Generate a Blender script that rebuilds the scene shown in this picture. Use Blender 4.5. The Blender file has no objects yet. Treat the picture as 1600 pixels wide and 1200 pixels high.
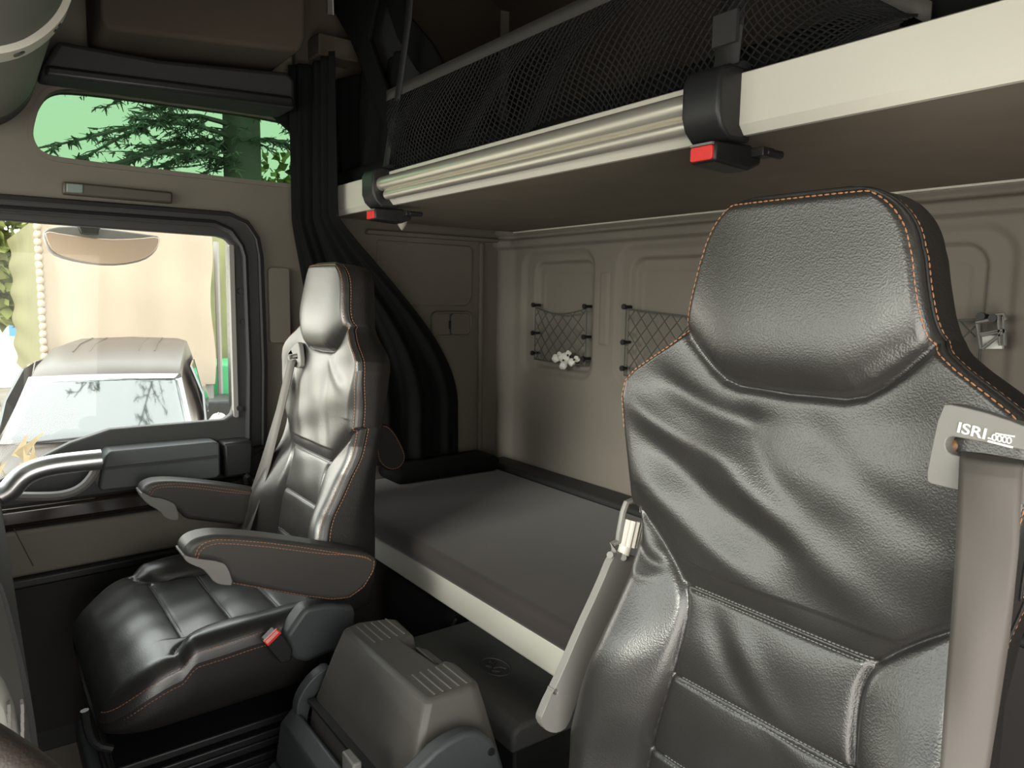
import bpy, bmesh, math, random
import numpy as np
from mathutils import Vector, Matrix
random.seed(4)
scene = bpy.context.scene

# ------------------------------------------------------------------ camera (cab axes: +x rear, +y passenger side, +z up, eye at 0,0,0)
F_PX = 1150.0
_n = lambda v: v/np.linalg.norm(v)
_Y = _n(np.array([-850., 148., -F_PX])); _X = _n(np.array([1550., 110., -F_PX])); _X = _n(_X-_X.dot(_Y)*_Y); _Z = np.cross(_X, _Y)
ROT = np.array([_X, _Y, _Z])
cam = bpy.data.cameras.new('camera'); camo = bpy.data.objects.new('camera', cam); scene.collection.objects.link(camo)
cam.sensor_width = 36; cam.lens = 36*F_PX/1600; cam.clip_start = .01; cam.clip_end = 300
camo.matrix_world = Matrix([list(ROT[0])+[0], list(ROT[1])+[0], list(ROT[2])+[0], [0, 0, 0, 1]])
scene.camera = camo
# ------------------------------------------------------------------ light
scene.view_settings.view_transform = 'Standard'; scene.view_settings.look = 'None'
scene.view_settings.gamma = 1; scene.view_settings.use_curve_mapping = False
scene.view_settings.exposure = 2.1
w = bpy.data.worlds.new('sky'); scene.world = w; w.use_nodes = True
nt = w.node_tree; nt.nodes.clear()
o_ = nt.nodes.new('ShaderNodeOutputWorld'); b_ = nt.nodes.new('ShaderNodeBackground'); tc = nt.nodes.new('ShaderNodeTexCoord')
sp = nt.nodes.new('ShaderNodeSeparateXYZ'); cr = nt.nodes.new('ShaderNodeValToRGB')
nt.links.new(tc.outputs['Generated'], sp.inputs[0]); nt.links.new(sp.outputs['Z'], cr.inputs[0])
cr.color_ramp.elements[0].position = 0.0; cr.color_ramp.elements[0].color = (1, .95, .86, 1)
cr.color_ramp.elements[1].position = .6; cr.color_ramp.elements[1].color = (.88, .93, .95, 1)
nt.links.new(cr.outputs[0], b_.inputs[0]); b_.inputs[1].default_value = 1.5; nt.links.new(b_.outputs[0], o_.inputs[0])
sun = bpy.data.lights.new('sun', 'SUN'); sun.energy = 1.3; sun.angle = math.radians(24); sun.color = (1, .95, .87)
suno = bpy.data.objects.new('sun', sun); scene.collection.objects.link(suno)
SUN_DIR = Vector((.86, .30, -.30)); suno.rotation_euler = SUN_DIR.to_track_quat('-Z', 'Y').to_euler()
def portal(loc, sx, sy, direction):
    l = bpy.data.lights.new('sky_portal', 'AREA'); l.shape = 'RECTANGLE'; l.size = sx; l.size_y = sy
    l.cycles.is_portal = True
    o = bpy.data.objects.new('sky_portal', l); scene.collection.objects.link(o); o.location = loc
    o.rotation_euler = Vector(direction).to_track_quat('-Z', 'Y').to_euler()

# ------------------------------------------------------------------ helpers
def ray(u, v): return ROT @ np.array([u-800., 600.-v, -F_PX])
def P(u, v, ax, val):
    d = ray(u, v); return tuple(d*(val/d[ax]))
ORG = {}
def tag(o, label=None, cat=None, group=None, kind=None):
    if label: o['label'] = label
    if cat: o['category'] = cat
    if group: o['group'] = group
    if kind: o['kind'] = kind
    return o
def thing(name, loc, label, cat, group=None):
    o = bpy.data.objects.new(name, None); scene.collection.objects.link(o); o.location = loc; o.empty_display_size = .05
    ORG[o.name] = Vector(loc); return tag(o, label, cat, group)
def link_mesh(name, verts, faces, mat, parent=None, smooth=False, bevel=0, seg=2, sub=0, solid=0, angle=35, normals=None):
    V = [Vector(v) for v in verts]
    if parent: org = ORG[parent.name]
    else:
        org = Vector((sum(v.x for v in V)/len(V), sum(v.y for v in V)/len(V), min(v.z for v in V)))
    me = bpy.data.meshes.new(name); me.from_pydata([tuple(v-org) for v in V], [], faces); me.validate()
    if normals is None: bm = bmesh.new(); bm.from_mesh(me); bmesh.ops.recalc_face_normals(bm, faces=bm.faces); bm.to_mesh(me); bm.free()
    o = bpy.data.objects.new(name, me); scene.collection.objects.link(o)
    ORG[o.name] = org
    if parent: o.parent = parent
    else: o.location = org
    if mat: me.materials.append(mat)
    if solid: m = o.modifiers.new('s', 'SOLIDIFY'); m.thickness = solid; m.offset = 0
    if bevel: m = o.modifiers.new('b', 'BEVEL'); m.width = bevel; m.segments = seg; m.limit_method = 'ANGLE'; m.angle_limit = math.radians(30)
    if sub: m = o.modifiers.new('u', 'SUBSURF'); m.levels = sub; m.render_levels = sub
    if smooth or bevel or sub:
        me.polygons.foreach_set('use_smooth', [True]*len(me.polygons))
        if not (sub or smooth == 'full'):
            try:
                me.set_sharp_from_angle(angle=math.radians(angle))
            except Exception: pass
    if normals is not None: me.normals_split_custom_set_from_vertices([tuple(q) for q in normals])
    me.update(); return o
class MB:
    def __init__(s): s.v = []; s.f = []
    def add(s, v, f):
        n = len(s.v); s.v += [tuple(p) for p in v]; s.f += [tuple(i+n for i in q) for q in f]; return s
    def box(s, lo, hi):
        x0, y0, z0 = lo; x1, y1, z1 = hi
        return s.add([(x0,y0,z0),(x1,y0,z0),(x1,y1,z0),(x0,y1,z0),(x0,y0,z1),(x1,y0,z1),(x1,y1,z1),(x0,y1,z1)],
                     [(0,3,2,1),(4,5,6,7),(0,1,5,4),(1,2,6,5),(2,3,7,6),(3,0,4,7)])
    def prism(s, pts, ax, a, b):
        """outline pts (2 coords, the axes other than ax in order) swept from a to b along ax"""
        n = len(pts); mk = lambda p, t: tuple([p[0], p[1]][:ax]+[t]+[p[0], p[1]][ax:]) if ax != 1 else (p[0], t, p[1])
        return s.add([mk(p, a) for p in pts]+[mk(p, b) for p in pts],
                     [tuple(range(n))[::-1], tuple(range(n, 2*n))]+[(i, (i+1) % n, n+(i+1) % n, n+i) for i in range(n)])
    def tube(s, path, r, n=10, cap=True, flat=1.0, up=(0,0,1)):
        path = [Vector(p) for p in path]; rs = r if isinstance(r, (list, tuple)) else [r]*len(path)
        base = len(s.v); U = Vector(up)
        for i, p in enumerate(path):
            t = (path[min(i+1, len(path)-1)]-path[max(i-1, 0)]).normalized()
            a = t.cross(U)
            if a.length < 1e-3: a = t.cross(Vector((1, 0, 0)))
            a.normalize(); b = a.cross(t).normalized()
            for k in range(n):
                th = 2*math.pi*k/n; s.v.append(tuple(p+(a*math.cos(th)+b*math.sin(th)*flat)*rs[i]))
        for i in range(len(path)-1):
            for k in range(n):
                s.f.append((base+i*n+k, base+i*n+(k+1) % n, base+(i+1)*n+(k+1) % n, base+(i+1)*n+k))
        if cap:
            s.f.append(tuple(base+k for k in range(n))[::-1]); s.f.append(tuple(base+(len(path)-1)*n+k for k in range(n)))
        return s
    def dashes(s, pts, dash=.0048, gap=.0018, r=.0009):
        """short thread stitches along a polyline"""
        pts = [Vector(p) for p in pts]; L = [0]
        for i in range(1, len(pts)): L.append(L[-1]+(pts[i]-pts[i-1]).length)
        def at(d):
            i = max(1, min(len(L)-1, int(np.searchsorted(L, d)))); t = (d-L[i-1])/max(1e-9, L[i]-L[i-1]); return pts[i-1].lerp(pts[i], t)
        d = 0
        while d+dash < L[-1]:
            a, b = at(d), at(d+dash); m = (a+b)/2
            s.tube([a, m, b], [r*.5, r, r*.5], n=5); d += dash+gap
        return s
    def build(s, name, mat, parent=None, **k): return link_mesh(name, s.v, s.f, mat, parent, **k)
def plate(name, outer, holes, fn, thick, mat, parent=None, **k):
    """plate with holes; outer/holes are 2D loops, fn(p, t) -> 3D point at depth t"""
    bm = bmesh.new(); loops = []
    for lp in [outer]+holes:
        vs = [bm.verts.new((p[0], p[1], 0)) for p in lp]; es = [bm.edges.new((vs[i], vs[(i+1) % len(vs)])) for i in range(len(vs))]; loops.append(vs)
    bm.verts.index_update()
    bmesh.ops.triangle_fill(bm, edges=bm.edges[:], use_beauty=True, use_dissolve=False)
    bm.verts.index_update(); V2 = [(v.co.x, v.co.y) for v in bm.verts]; n = len(V2)
    fs = [tuple(v.index for v in f.verts) for f in bm.faces]
    verts = [fn(p, 0) for p in V2]+[fn(p, thick) for p in V2]
    faces = fs+[tuple(i+n for i in reversed(f)) for f in fs]
    for vs in loops:
        ids = [v.index for v in vs]
        for i in range(len(ids)): a, b = ids[i], ids[(i+1) % len(ids)]; faces.append((a, b, b+n, a+n))
    bm.free(); return link_mesh(name, verts, faces, mat, parent, **k)
def rrect(x0, z0, x1, z1, r, n=6):
    pts = []
    for cx, cz, a0 in ((x1-r, z1-r, 0), (x0+r, z1-r, 90), (x0+r, z0+r, 180), (x1-r, z0+r, 270)):
        for i in range(n+1):
            a = math.radians(a0+90*i/n); pts.append((cx+r*math.cos(a), cz+r*math.sin(a)))
    return pts
def smooth_loop(pts, it=2, closed=True):
    for _ in range(it):
        q = []; n = len(pts)
        for i in range(n if closed else n-1):
            a, b = np.array(pts[i]), np.array(pts[(i+1) % n]); q += [tuple(a*.75+b*.25), tuple(a*.25+b*.75)]
        if not closed: q = [pts[0]]+q+[pts[-1]]
        pts = q
    return pts
def interp(x, tab):
    xs = [t[0] for t in tab]; ys = [t[1] for t in tab]; return np.interp(x, xs, ys)
def sstep(x, a, b):
    t = np.clip((x-a)/(b-a), 0, 1); return t*t*(3-2*t)
def dist_poly(A, B, pts):
    """distance of points (A,B) to a polyline"""
    D = np.full(np.shape(A), 9.)
    for (x0, y0), (x1, y1) in zip(pts[:-1], pts[1:]):
        dx, dy = x1-x0, y1-y0; L = dx*dx+dy*dy+1e-12; t = np.clip(((A-x0)*dx+(B-y0)*dy)/L, 0, 1)
        D = np.minimum(D, np.hypot(A-x0-t*dx, B-y0-t*dy))
    return D

# ------------------------------------------------------------------ materials
MAT = {}
def mat(name, col, rough=.6, metal=0, bump=None, spec=.5, var=0, vscale=8, coat=0, sheen=0):
    m = bpy.data.materials.new(name); m.use_nodes = True; N = m.node_tree.nodes; L = m.node_tree.links; b = N['Principled BSDF']
    b.inputs['Base Color'].default_value = (*col, 1); b.inputs['Roughness'].default_value = rough; b.inputs['Metallic'].default_value = metal
    b.inputs['Specular IOR Level'].default_value = spec; b.inputs['Coat Weight'].default_value = coat
    if sheen: b.inputs['Sheen Weight'].default_value = sheen
    t = N.new('ShaderNodeTexCoord')
    if var:
        n = N.new('ShaderNodeTexNoise'); n.inputs['Scale'].default_value = vscale; n.inputs['Detail'].default_value = 5; L.new(t.outputs['Object'], n.inputs['Vector'])
        r = N.new('ShaderNodeValToRGB'); L.new(n.outputs['Fac'], r.inputs[0])
        r.color_ramp.elements[0].position = .3; r.color_ramp.elements[1].position = .7
        r.color_ramp.elements[0].color = (*[c*(1-var) for c in col], 1); r.color_ramp.elements[1].color = (*[min(1, c*(1+var)) for c in col], 1)
        L.new(r.outputs[0], b.inputs['Base Color'])
    if bump:
        kind, sc, st, di = bump
        if kind == 'grain':
            n = N.new('ShaderNodeTexVoronoi'); n.inputs['Scale'].default_value = sc; out = n.outputs['Distance']
            n.feature = 'SMOOTH_F1'
            n2 = N.new('ShaderNodeTexNoise'); n2.inputs['Scale'].default_value = sc*.35; n2.inputs['Detail'].default_value = 3
            L.new(t.outputs['Object'], n2.inputs['Vector'])
            mx = N.new('ShaderNodeMath'); mx.operation = 'MULTIPLY_ADD'; mx.inputs[1].default_value = .10; L.new(n2.outputs['Fac'], mx.inputs[0]); L.new(out, mx.inputs[2])
            L.new(t.outputs['Object'], n.inputs['Vector']); out = mx.outputs[0]
        elif kind == 'noise':
            n = N.new('ShaderNodeTexNoise'); n.inputs['Scale'].default_value = sc; n.inputs['Detail'].default_value = 4; out = n.outputs['Fac']; L.new(t.outputs['Object'], n.inputs['Vector'])
        else:
            n = N.new('ShaderNodeTexWave'); n.inputs['Scale'].default_value = sc; n.bands_direction = kind; out = n.outputs['Fac']; L.new(t.outputs['Object'], n.inputs['Vector'])
        bp = N.new('ShaderNodeBump'); bp.inputs['Strength'].default_value = st; bp.inputs['Distance'].default_value = di
        L.new(out, bp.inputs['Height']); L.new(bp.outputs[0], b.inputs['Normal'])
    MAT[name] = m; return m
leather = mat('black_leather', (.024, .0225, .021), .33, bump=('grain', 620, .30, .0008), spec=.85, var=.12, vscale=14)
leather.node_tree.nodes['Principled BSDF'].inputs['Coat Weight'].default_value = .22; leather.node_tree.nodes['Principled BSDF'].inputs['Coat Roughness'].default_value = .38
leather2 = mat('black_leather_side', (.014, .0125, .0115), .55, bump=('grain', 420, .3, .001), spec=.35)
arm_lit = mat('armrest_leather_lit', (.045, .042, .039), .45, bump=('grain', 500, .25, .001), spec=.4)  # same leather as the seats, base colour lightened for reflected light
thread = mat('orange_thread', (.34, .155, .075), .6)
gthread = mat('grey_thread', (.16, .16, .15), .55)
greyp = mat('mid_grey_plastic', (.19, .182, .172), .5, bump=('noise', 600, .1, .0006))
blueg = mat('slate_plastic', (.052, .057, .060), .5, bump=('noise', 500, .15, .0006))
bracketm = mat('bracket_grey', (.19, .18, .168), .45)
darkp = mat('black_plastic', (.012, .012, .013), .45, bump=('noise', 500, .15, .0006))
darkp2 = mat('soft_black_plastic', (.022, .022, .022), .6, bump=('noise', 400, .2, .0006))
consm = mat('console_plastic', (.095, .088, .080), .48, bump=('noise', 700, .2, .0006), var=.1, vscale=10)
liner = mat('beige_grey_liner', (.135, .120, .098), .8, bump=('noise', 300, .25, .001), var=.06, vscale=5)
liner_d = mat('roof_liner_brown', (.060, .046, .034), .9, bump=('noise', 300, .3, .001), var=.1, vscale=4)
rearm = mat('rear_wall_liner', (.195, .172, .148), .75, bump=('noise', 400, .2, .0008), var=.05, vscale=4)
alu = mat('white_aluminium', (.62, .60, .53), .35, metal=.0, spec=.5)
alutube = mat('satin_aluminium', (.74, .70, .62), .32, metal=.75)
chrome = mat('satin_chrome', (.62, .62, .62), .28, metal=.9)
mattr = mat('mattress_fabric', (.029, .021, .019), .85, bump=('noise', 900, .3, .0008), sheen=.15, var=.08, vscale=6)
under = mat('bunk_underside', (.19, .158, .122), .85, bump=('noise', 300, .2, .0008), var=.08, vscale=8)
fabric = mat('curtain_black', (.005, .005, .0055), .9, spec=.15)
webb = mat('black_webbing', (.012, .012, .012), .7, bump=('Z', 300, .3, .0005))
belt = mat('grey_belt_webbing', (.072, .062, .055), .6, bump=('noise', 700, .2, .0005), var=.06, vscale=6)
red = mat('red_button', (.75, .035, .03), .4)
gloss = mat('gloss_black_trim', (.020, .014, .010), .12, spec=.6)
carpet = mat('floor_mat', (.028, .026, .024), .9, bump=('noise', 200, .4, .002))
rubber = mat('rubber_seal', (.020, .020, .020), .55)
netm = mat('net_cord', (.011, .011, .011), .8, spec=.2)
netm2 = mat('net_cord_rear', (.07, .075, .065), .6)
hemm = mat('net_hem', (.045, .042, .038), .8)
white = mat('white_print', (.85, .84, .80), .5)
knobm = mat('cream_knob', (.66, .62, .56), .45)
doorg = mat('door_grey_panel', (.16, .145, .12), .7, bump=('noise', 400, .2, .0007))
whitetrim = mat('ivory_strap', (.50, .48, .42), .5)
hdrm = mat('header_green_grey', (.11, .11, .095), .6)
def glass_mat(name, tint, refl=.06, rough=0):
    m = bpy.data.materials.new(name); m.use_nodes = True; N = m.node_tree.nodes; L = m.node_tree.links; N.clear()
    o = N.new('ShaderNodeOutputMaterial'); t = N.new('ShaderNodeBsdfTransparent'); t.inputs[0].default_value = (*tint, 1)
    g = N.new('ShaderNodeBsdfGlossy'); g.inputs['Roughness'].default_value = rough; x = N.new('ShaderNodeMixShader'); x.inputs[0].default_value = refl
    L.new(t.outputs[0], x.inputs[1]); L.new(g.outputs[0], x.inputs[2]); L.new(x.outputs[0], o.inputs[0]); return m
gclear = glass_mat('clear_glass', (.97, .98, .95), .010); ggreen = glass_mat('green_tinted_glass', (.26, .36, .27), .03)
gfront = glass_mat('windscreen_glass', (.93, .95, .93), .03)

# ------------------------------------------------------------------ cab dimensions
YW, YD = 2.10, -.30           # passenger side / driver side inner wall planes
XR, XF = 1.506, -.85          # rear wall, front
ZF, ZC = -1.30, 1.00          # floor, ceiling
st = lambda o: tag(o, kind='structure')
W = lambda u, v: (P(u, v, 1, YW)[0], P(u, v, 1, YW)[2])      # point on the passenger side wall

# ------------------------------------------------------------------ shell
st(MB().box((XF, YD, ZF-.05), (XR+.05, YW+.06, ZF)).build('floor', carpet))
st(MB().box((XF, YD-.06, ZC), (XR+.05, YW+.06, ZC+.05)).build('ceiling', liner_d))
# passenger side wall with door opening and high window
door_open = [(-.62, .215)]+[(.60, .215), (.635, .20), (.655, .165), (.665, .12), (.668, -.2), (.66, -.45), (.62, -.95), (.58, -1.12), (-.55, -1.12), (-.62, -1.0)]
door_open = smooth_loop(door_open[1:4], 1, False)+door_open[4:]+[(-.62, .215)]
hw_px = [(70, 150), (90, 137), (425, 182), (433, 186), (449, 284), (445, 287), (80, 243), (60, 232), (52, 205)]
hw_loop = smooth_loop([W(*p) for p in [(62, 165), (78, 143), (110, 138), (260, 158), (445, 184), (480, 200), (480, 250), (470, 288), (445, 287), (260, 266), (95, 247), (64, 238), (52, 218), (52, 200)]], 2)
wall_fn = lambda p, t: (p[0], YW+t, p[1])
st(plate('wall_right', [(XF, ZF), (XR+.05, ZF), (XR+.05, ZC), (XF, ZC)], [door_open, hw_loop], wall_fn, .06, liner))
w2 = st(plate('window_2', smooth_loop([(p[0], p[1]) for p in hw_loop], 0), [], lambda p, t: (p[0], YW+.035+t, p[1]), .004, ggreen))
def offset_loop(lp, d):
    c = np.mean(np.array(lp), axis=0); out = []; n = len(lp)
    area = sum(lp[i][0]*lp[(i+1) % n][1]-lp[(i+1) % n][0]*lp[i][1] for i in range(n)); sg = 1 if area > 0 else -1
    for i in range(n):
        a, b, e = np.array(lp[i-1]), np.array(lp[i]), np.array(lp[(i+1) % n]); t = e-a; t = t/(np.linalg.norm(t)+1e-9)
        out.append(tuple(b+sg*d*np.array([t[1], -t[0]])))
    return out
tr = st(plate('window_frame', offset_loop(hw_loop, .012), [hw_loop], lambda p, t: (p[0], YW-.006+t, p[1]), .02, liner, w2, smooth=True))
# driver side wall with open window and high window
dl = [(.50, -1.1), (.58, .19), (-.45, .19), (-.62, -.35), (-.62, -1.1)]
st(plate('wall_left', [(XF, ZF), (XR+.05, ZF), (XR+.05, ZC), (XF, ZC)], [dl, [(.15, .30), (.75, .30), (.75, .45), (.15, .45)]], lambda p, t: (p[0], YD-t, p[1]), .06, liner))
st(MB().box((.14, YD-.035, .29), (.76, YD-.03, .46)).build('window_3', ggreen))
portal((0, YD-.08, -.45), 1.25, 1.35, (0, 1, 0))
# front wall with windscreen
st(plate('wall_front', [(YD, ZF), (YW+.06, ZF), (YW+.06, ZC), (YD, ZC)], [[(-.18, -.30), (1.98, -.30), (1.95, .50), (-.15, .50)]], lambda p, t: (XF-t, p[0], p[1]), .06, darkp2))
st(MB().box((XF-.035, -.19, -.31), (XF-.03, 1.99, .51)).build('window_4', gfront))
portal((XF-.08, .9, .10), 2.2, .85, (1, 0, 0))
portal((0, YW+.12, -.08), 1.2, .7, (0, -1, 0))

# rear wall: relief moulded as one liner
def rear_wall():
    ys = np.linspace(YD, YW, 481); zs = np.concatenate([np.linspace(ZF, -.62, 6)[:-1], np.linspace(-.62, .26, 221), np.linspace(.26, ZC, 6)[1:]])
    Yg, Zg = np.meshgrid(ys, zs)
    R = lambda u, v: (P(u, v, 0, XR)[1], P(u, v, 0, XR)[2])
    def sd(y0, y1, z0, z1, r):
        qy = np.abs(Yg-(y0+y1)/2)-(y1-y0)/2+r; qz = np.abs(Zg-(z0+z1)/2)-(z1-z0)/2+r
        return np.hypot(np.maximum(qy, 0), np.maximum(qz, 0))+np.minimum(np.maximum(qy, qz), 0)-r
    D = np.zeros_like(Yg)
    a0 = R(922, 570); a1 = R(818, 397); b0 = R(1541, 377); b1 = R(962, 583)
    zt = .115; zb = -.225
    def rec(y0, y1, z0, z1, r, d, e=.006):
        nonlocal D; D = D+d*(1-sstep(sd(y0, y1, z0, z1, r), -e, e))
    rec(a0[0]+.0, a1[0], zb-.02, zt+.03, .05, .012, .012); rec(a0[0]+.012, a1[0]-.055, zb, zt, .035, .016)
    rec(a0[0]+.03, a1[0]-.085, zb+.02, zt-.035, .02, .003, .003)
    rec(b0[0]-.05, b1[0]+.005, zb-.02, zt+.03, .06, .012, .012); rec(b0[0]+.0, b1[0]-.04, zb, zt-.0, .045, .016)
    rec(b0[0]+.03, b1[0]-.07, zb+.02, zt-.035, .02, .003, .003)
    rec(-.25, .37, zb-.02, zt+.03, .06, .012, .012); rec(-.25, .33, zb, zt, .045, .016)
    # flat trim strip outline between the recesses
    s0 = R(949, 540); s1 = R(939, 425); q = sd(s0[0], s1[0], s0[1], s1[1], .004)
    D = D-.004*(1-sstep(q, -.002, .002))+.003*(1-sstep(np.abs(q), .001, .004))
    # moulded shelf line under the top bunk
    D = D-.02*sstep(Zg, .160, .172)*(1-sstep(Zg, .190, .200)); D = D-.012*sstep(Zg, .205, .215)
    D = D+.012*(1-sstep(2.03-Yg, 0, .05))*0
    D = D-.03*sstep(Yg, 2.03, 2.09)
    V = np.stack([XR+D, Yg, Zg], -1).reshape(-1, 3); nx = len(ys); nz = len(zs)
    F = [(j*nx+i, j*nx+i+1, (j+1)*nx+i+1, (j+1)*nx+i) for j in range(nz-1) for i in range(nx-1)]
    n = len(V); V = list(map(tuple, V))+[(XR+.1, YD, ZF), (XR+.1, YW, ZF), (XR+.1, YW, ZC), (XR+.1, YD, ZC)]; F.append((n, n+3, n+2, n+1))
    return link_mesh('wall_back', V, F, rearm, smooth='full')
st(rear_wall())
# raised cheek of the side wall behind the seats (moulded side liner, rear part)
sl = [W(632, 352), W(784, 384), (1.47, .155), (1.47, -.60), (1.0, -.60), (1.0, .19)]

# ------------------------------------------------------------------ passenger door
door_fn = lambda y0: (lambda p, t: (p[0], y0+t, p[1]))
gl_px = [(367, 400), (368, 520), (367, 632), (362, 648), (350, 656), (280, 662), (217, 667), (172, 671), (140, 682), (110, 692), (70, 712), (25, 737), (0, 750), (-60, 790)]
YG = 2.075
G = lambda u, v: (P(u, v, 1, YG)[0], P(u, v, 1, YG)[2])
glass_loop = [G(*p) for p in gl_px]+[(-.50, -.50), (-.53, .10), (-.50, .150)]+[G(0, 344), G(340, 369), G(353, 373), G(364, 384)]
d_out = [(-.64, .205), (.59, .205), (.625, .19), (.645, .155), (.652, .11), (.655, -.2), (.648, -.45), (.635, -.95), (.60, -1.15), (-.58, -1.15), (-.64, -.98)]
door = st(plate('door_1', d_out, [glass_loop], door_fn(YG), .03, darkp2, smooth=True, bevel=.004))
win = st(plate('window_1', offset_loop(glass_loop, .006), [], door_fn(YG+.018), .004, gclear))
# rubber seal around the door opening
path = [(-.6, YW-.012, .205), (.58, YW-.012, .205), (.622, YW-.012, .188), (.648, YW-.012, .150), (.656, YW-.012, .10), (.660, YW-.012, -.2), (.652, YW-.012, -.45), (.612, YW-.012, -.95)]
MB().tube(path, .014, n=8, up=(0, 1, 0)).build('door_seal', rubber, door, smooth=True)
p2 = [(x-.045 if x > .5 else x, YG-.010, z-.022 if z > .1 else z) for x, y, z in path]
MB().tube(p2, .009, n=8, up=(0, 1, 0)).build('frame_trim', darkp, door, smooth=True)
# sash guide with small lugs
sg = MB(); sg.prism(rrect(.572, -.34, .584, .13, .005), 1, YG-.008, YG+.01); sg.build('sash_guide', greyp, door)
lg = MB()
for u, v in ((376, 455), (381, 503), (374, 638)):
    c = P(u, v, 1, YG-.01); lg.tube([(c[0], YG-.014, c[2]), (c[0], YG, c[2])], .008, n=8)
lg.build('sash_clip', darkp, door, smooth=True)
Dp = lambda u, v, y: (P(u, v, 1, y)[0], P(u, v, 1, y)[2])
pad = MB(); pd = [Dp(u, v, 2.0) for u, v in [(165, 712), (172, 705), (335, 690), (344, 693), (345, 742), (338, 748), (158, 768), (155, 762)]]
pad.prism(pd, 1, 2.0, YG+.01); pd_o = pad.build('armrest_pad', blueg, door, bevel=.010, seg=3)
MB().prism([Dp(u, v, 1.996) for u, v in [(163, 731), (340, 711), (340, 714), (163, 735)]], 1, 1.996, 2.004).build('pad_groove', rubber, pd_o)
MB().prism([Dp(u, v, 2.01) for u, v in [(349, 693), (395, 688), (397, 700), (395, 742), (352, 748)]], 1, 2.01, YG+.01).build('pull_pocket', darkp, door, bevel=.008)
hp = [P(u, v, 1, 1.99) for u, v in [(-8, 778), (14, 768), (28, 750), (48, 736), (80, 727), (120, 722), (158, 718)]]; hp = smooth_loop(hp, 2, False)
MB().tube(hp, [.018]*3+[.025]*(len(hp)-3), n=14, flat=1.0, up=(0, 1, 0)).build('door_pull', chrome, door, smooth=True)
hb = smooth_loop([P(u, v, 1, 2.02) for u, v in [(10, 775), (50, 776), (95, 775), (125, 765), (145, 745), (155, 722)]], 2, False)
MB().tube(hb, .011, n=8, flat=1.3, up=(0, 1, 0)).build('pull_bowl', greyp, door, smooth=True)
MB().prism([(-.60, -.512), (.62, -.505), (.62, -.555), (-.60, -.562)], 1, 2.04, YG+.01).build('gloss_strip', gloss, door, bevel=.012, seg=3)
MB().prism([(-.60, -.57), (.62, -.56), (.62, -.665), (-.60, -.690)], 1, 2.035, YG+.01).build('fabric_insert', doorg, door, bevel=.008)
MB().prism([Dp(u, v, 2.033) for u, v in [(20, 825), (22, 825), (53, 884), (51, 885)]], 1, 2.033, 2.036).build('insert_seam', rubber, door)
MB().prism([(-.60, -.690), (.62, -.665), (.62, -.690), (-.60, -.715)], 1, 2.02, YG+.01).build('pocket_lip', darkp, door, bevel=.006)
MB().prism([(-.60, -.72), (.60, -.695), (.56, -1.08), (-.54, -1.08)], 1, 2.045, YG+.01).build('lower_panel', carpet, door)
# grab loop at the pillar
gp = smooth_loop([(.655, 2.09, -.435), (.60, 2.03, -.437), (.585, 2.02, -.46), (.59, 2.02, -.52), (.62, 2.09, -.54)], 2, False)
tag(MB().tube(gp, .011, n=10).build('grab_handle', darkp, smooth=True), 'small black looped grab handle low on the door pillar', 'handle')
# flat beige pad on the pillar, side lamp below the high window
pp = [P(u, v, 1, 2.085) for u, v in [(420, 418), (452, 418), (450, 535), (420, 535)]]
c0 = pp[0]; pl = plate('trim_1', rrect(pp[0][0], pp[2][2], pp[1][0], pp[0][2], .010), [], door_fn(2.085), .02, liner, bevel=.003); st(pl)
lt = thing('side_lamp', P(185, 300, 1, 2.09), 'slim dark lamp bar on the beige panel below the high side window', 'lamp')
q = [P(u, v, 1, 2.075) for u, v in [(98, 283), (270, 300), (270, 318), (98, 303)]]
MB().prism([(a[0], a[2]) for a in q], 1, 2.075, 2.10).build('housing', mat('lamp_housing', (.055, .045, .035), .5), lt, bevel=.005)
q = [P(u, v, 1, 2.072) for u, v in [(104, 286), (130, 288), (130, 302), (104, 300)]]
MB().prism([(a[0], a[2]) for a in q], 1, 2.072, 2.08).build('lens', mat('lamp_lens', (.16, .20, .18), .3), lt, bevel=.002)
# lamp / switch recess on the rear side liner behind the curtain
sw = thing('bunk_switch_panel', P(716, 508, 1, 2.09), 'beige oval switch panel on the side wall behind the black curtain', 'switch panel')
q = [P(u, v, 1, 2.082)[0::2] for u, v in [(676, 488), (738, 487), (738, 528), (676, 527)]]
plate('bezel', rrect(q[0][0], q[3][1]+0, q[1][0], q[1][1], .018), [rrect(q[0][0]+.006, q[3][1]+.006, q[1][0]-.006, q[1][1]-.006, .014)], door_fn(2.082), .015, liner, sw, bevel=.002)
q2 = rrect(q[0][0]+.007, q[3][1]+.007, P(703, 500, 1, 2.09)[0]-.003, q[1][1]-.007, .010); plate('rocker', q2, [], door_fn(2.087), .01, liner, sw, bevel=.003)
q2 = rrect(P(703, 500, 1, 2.09)[0]+.003, q[3][1]+.007, q[1][0]-.007, q[1][1]-.007, .012); plate('rocker', q2, [], door_fn(2.087), .01, liner, sw, bevel=.003)
cc = P(703, 507, 1, 2.085); MB().box((cc[0]-.004, 2.083, cc[2]-.014), (cc[0]+.004, 2.092, cc[2]+.012)).build('latch', darkp, sw)
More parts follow.
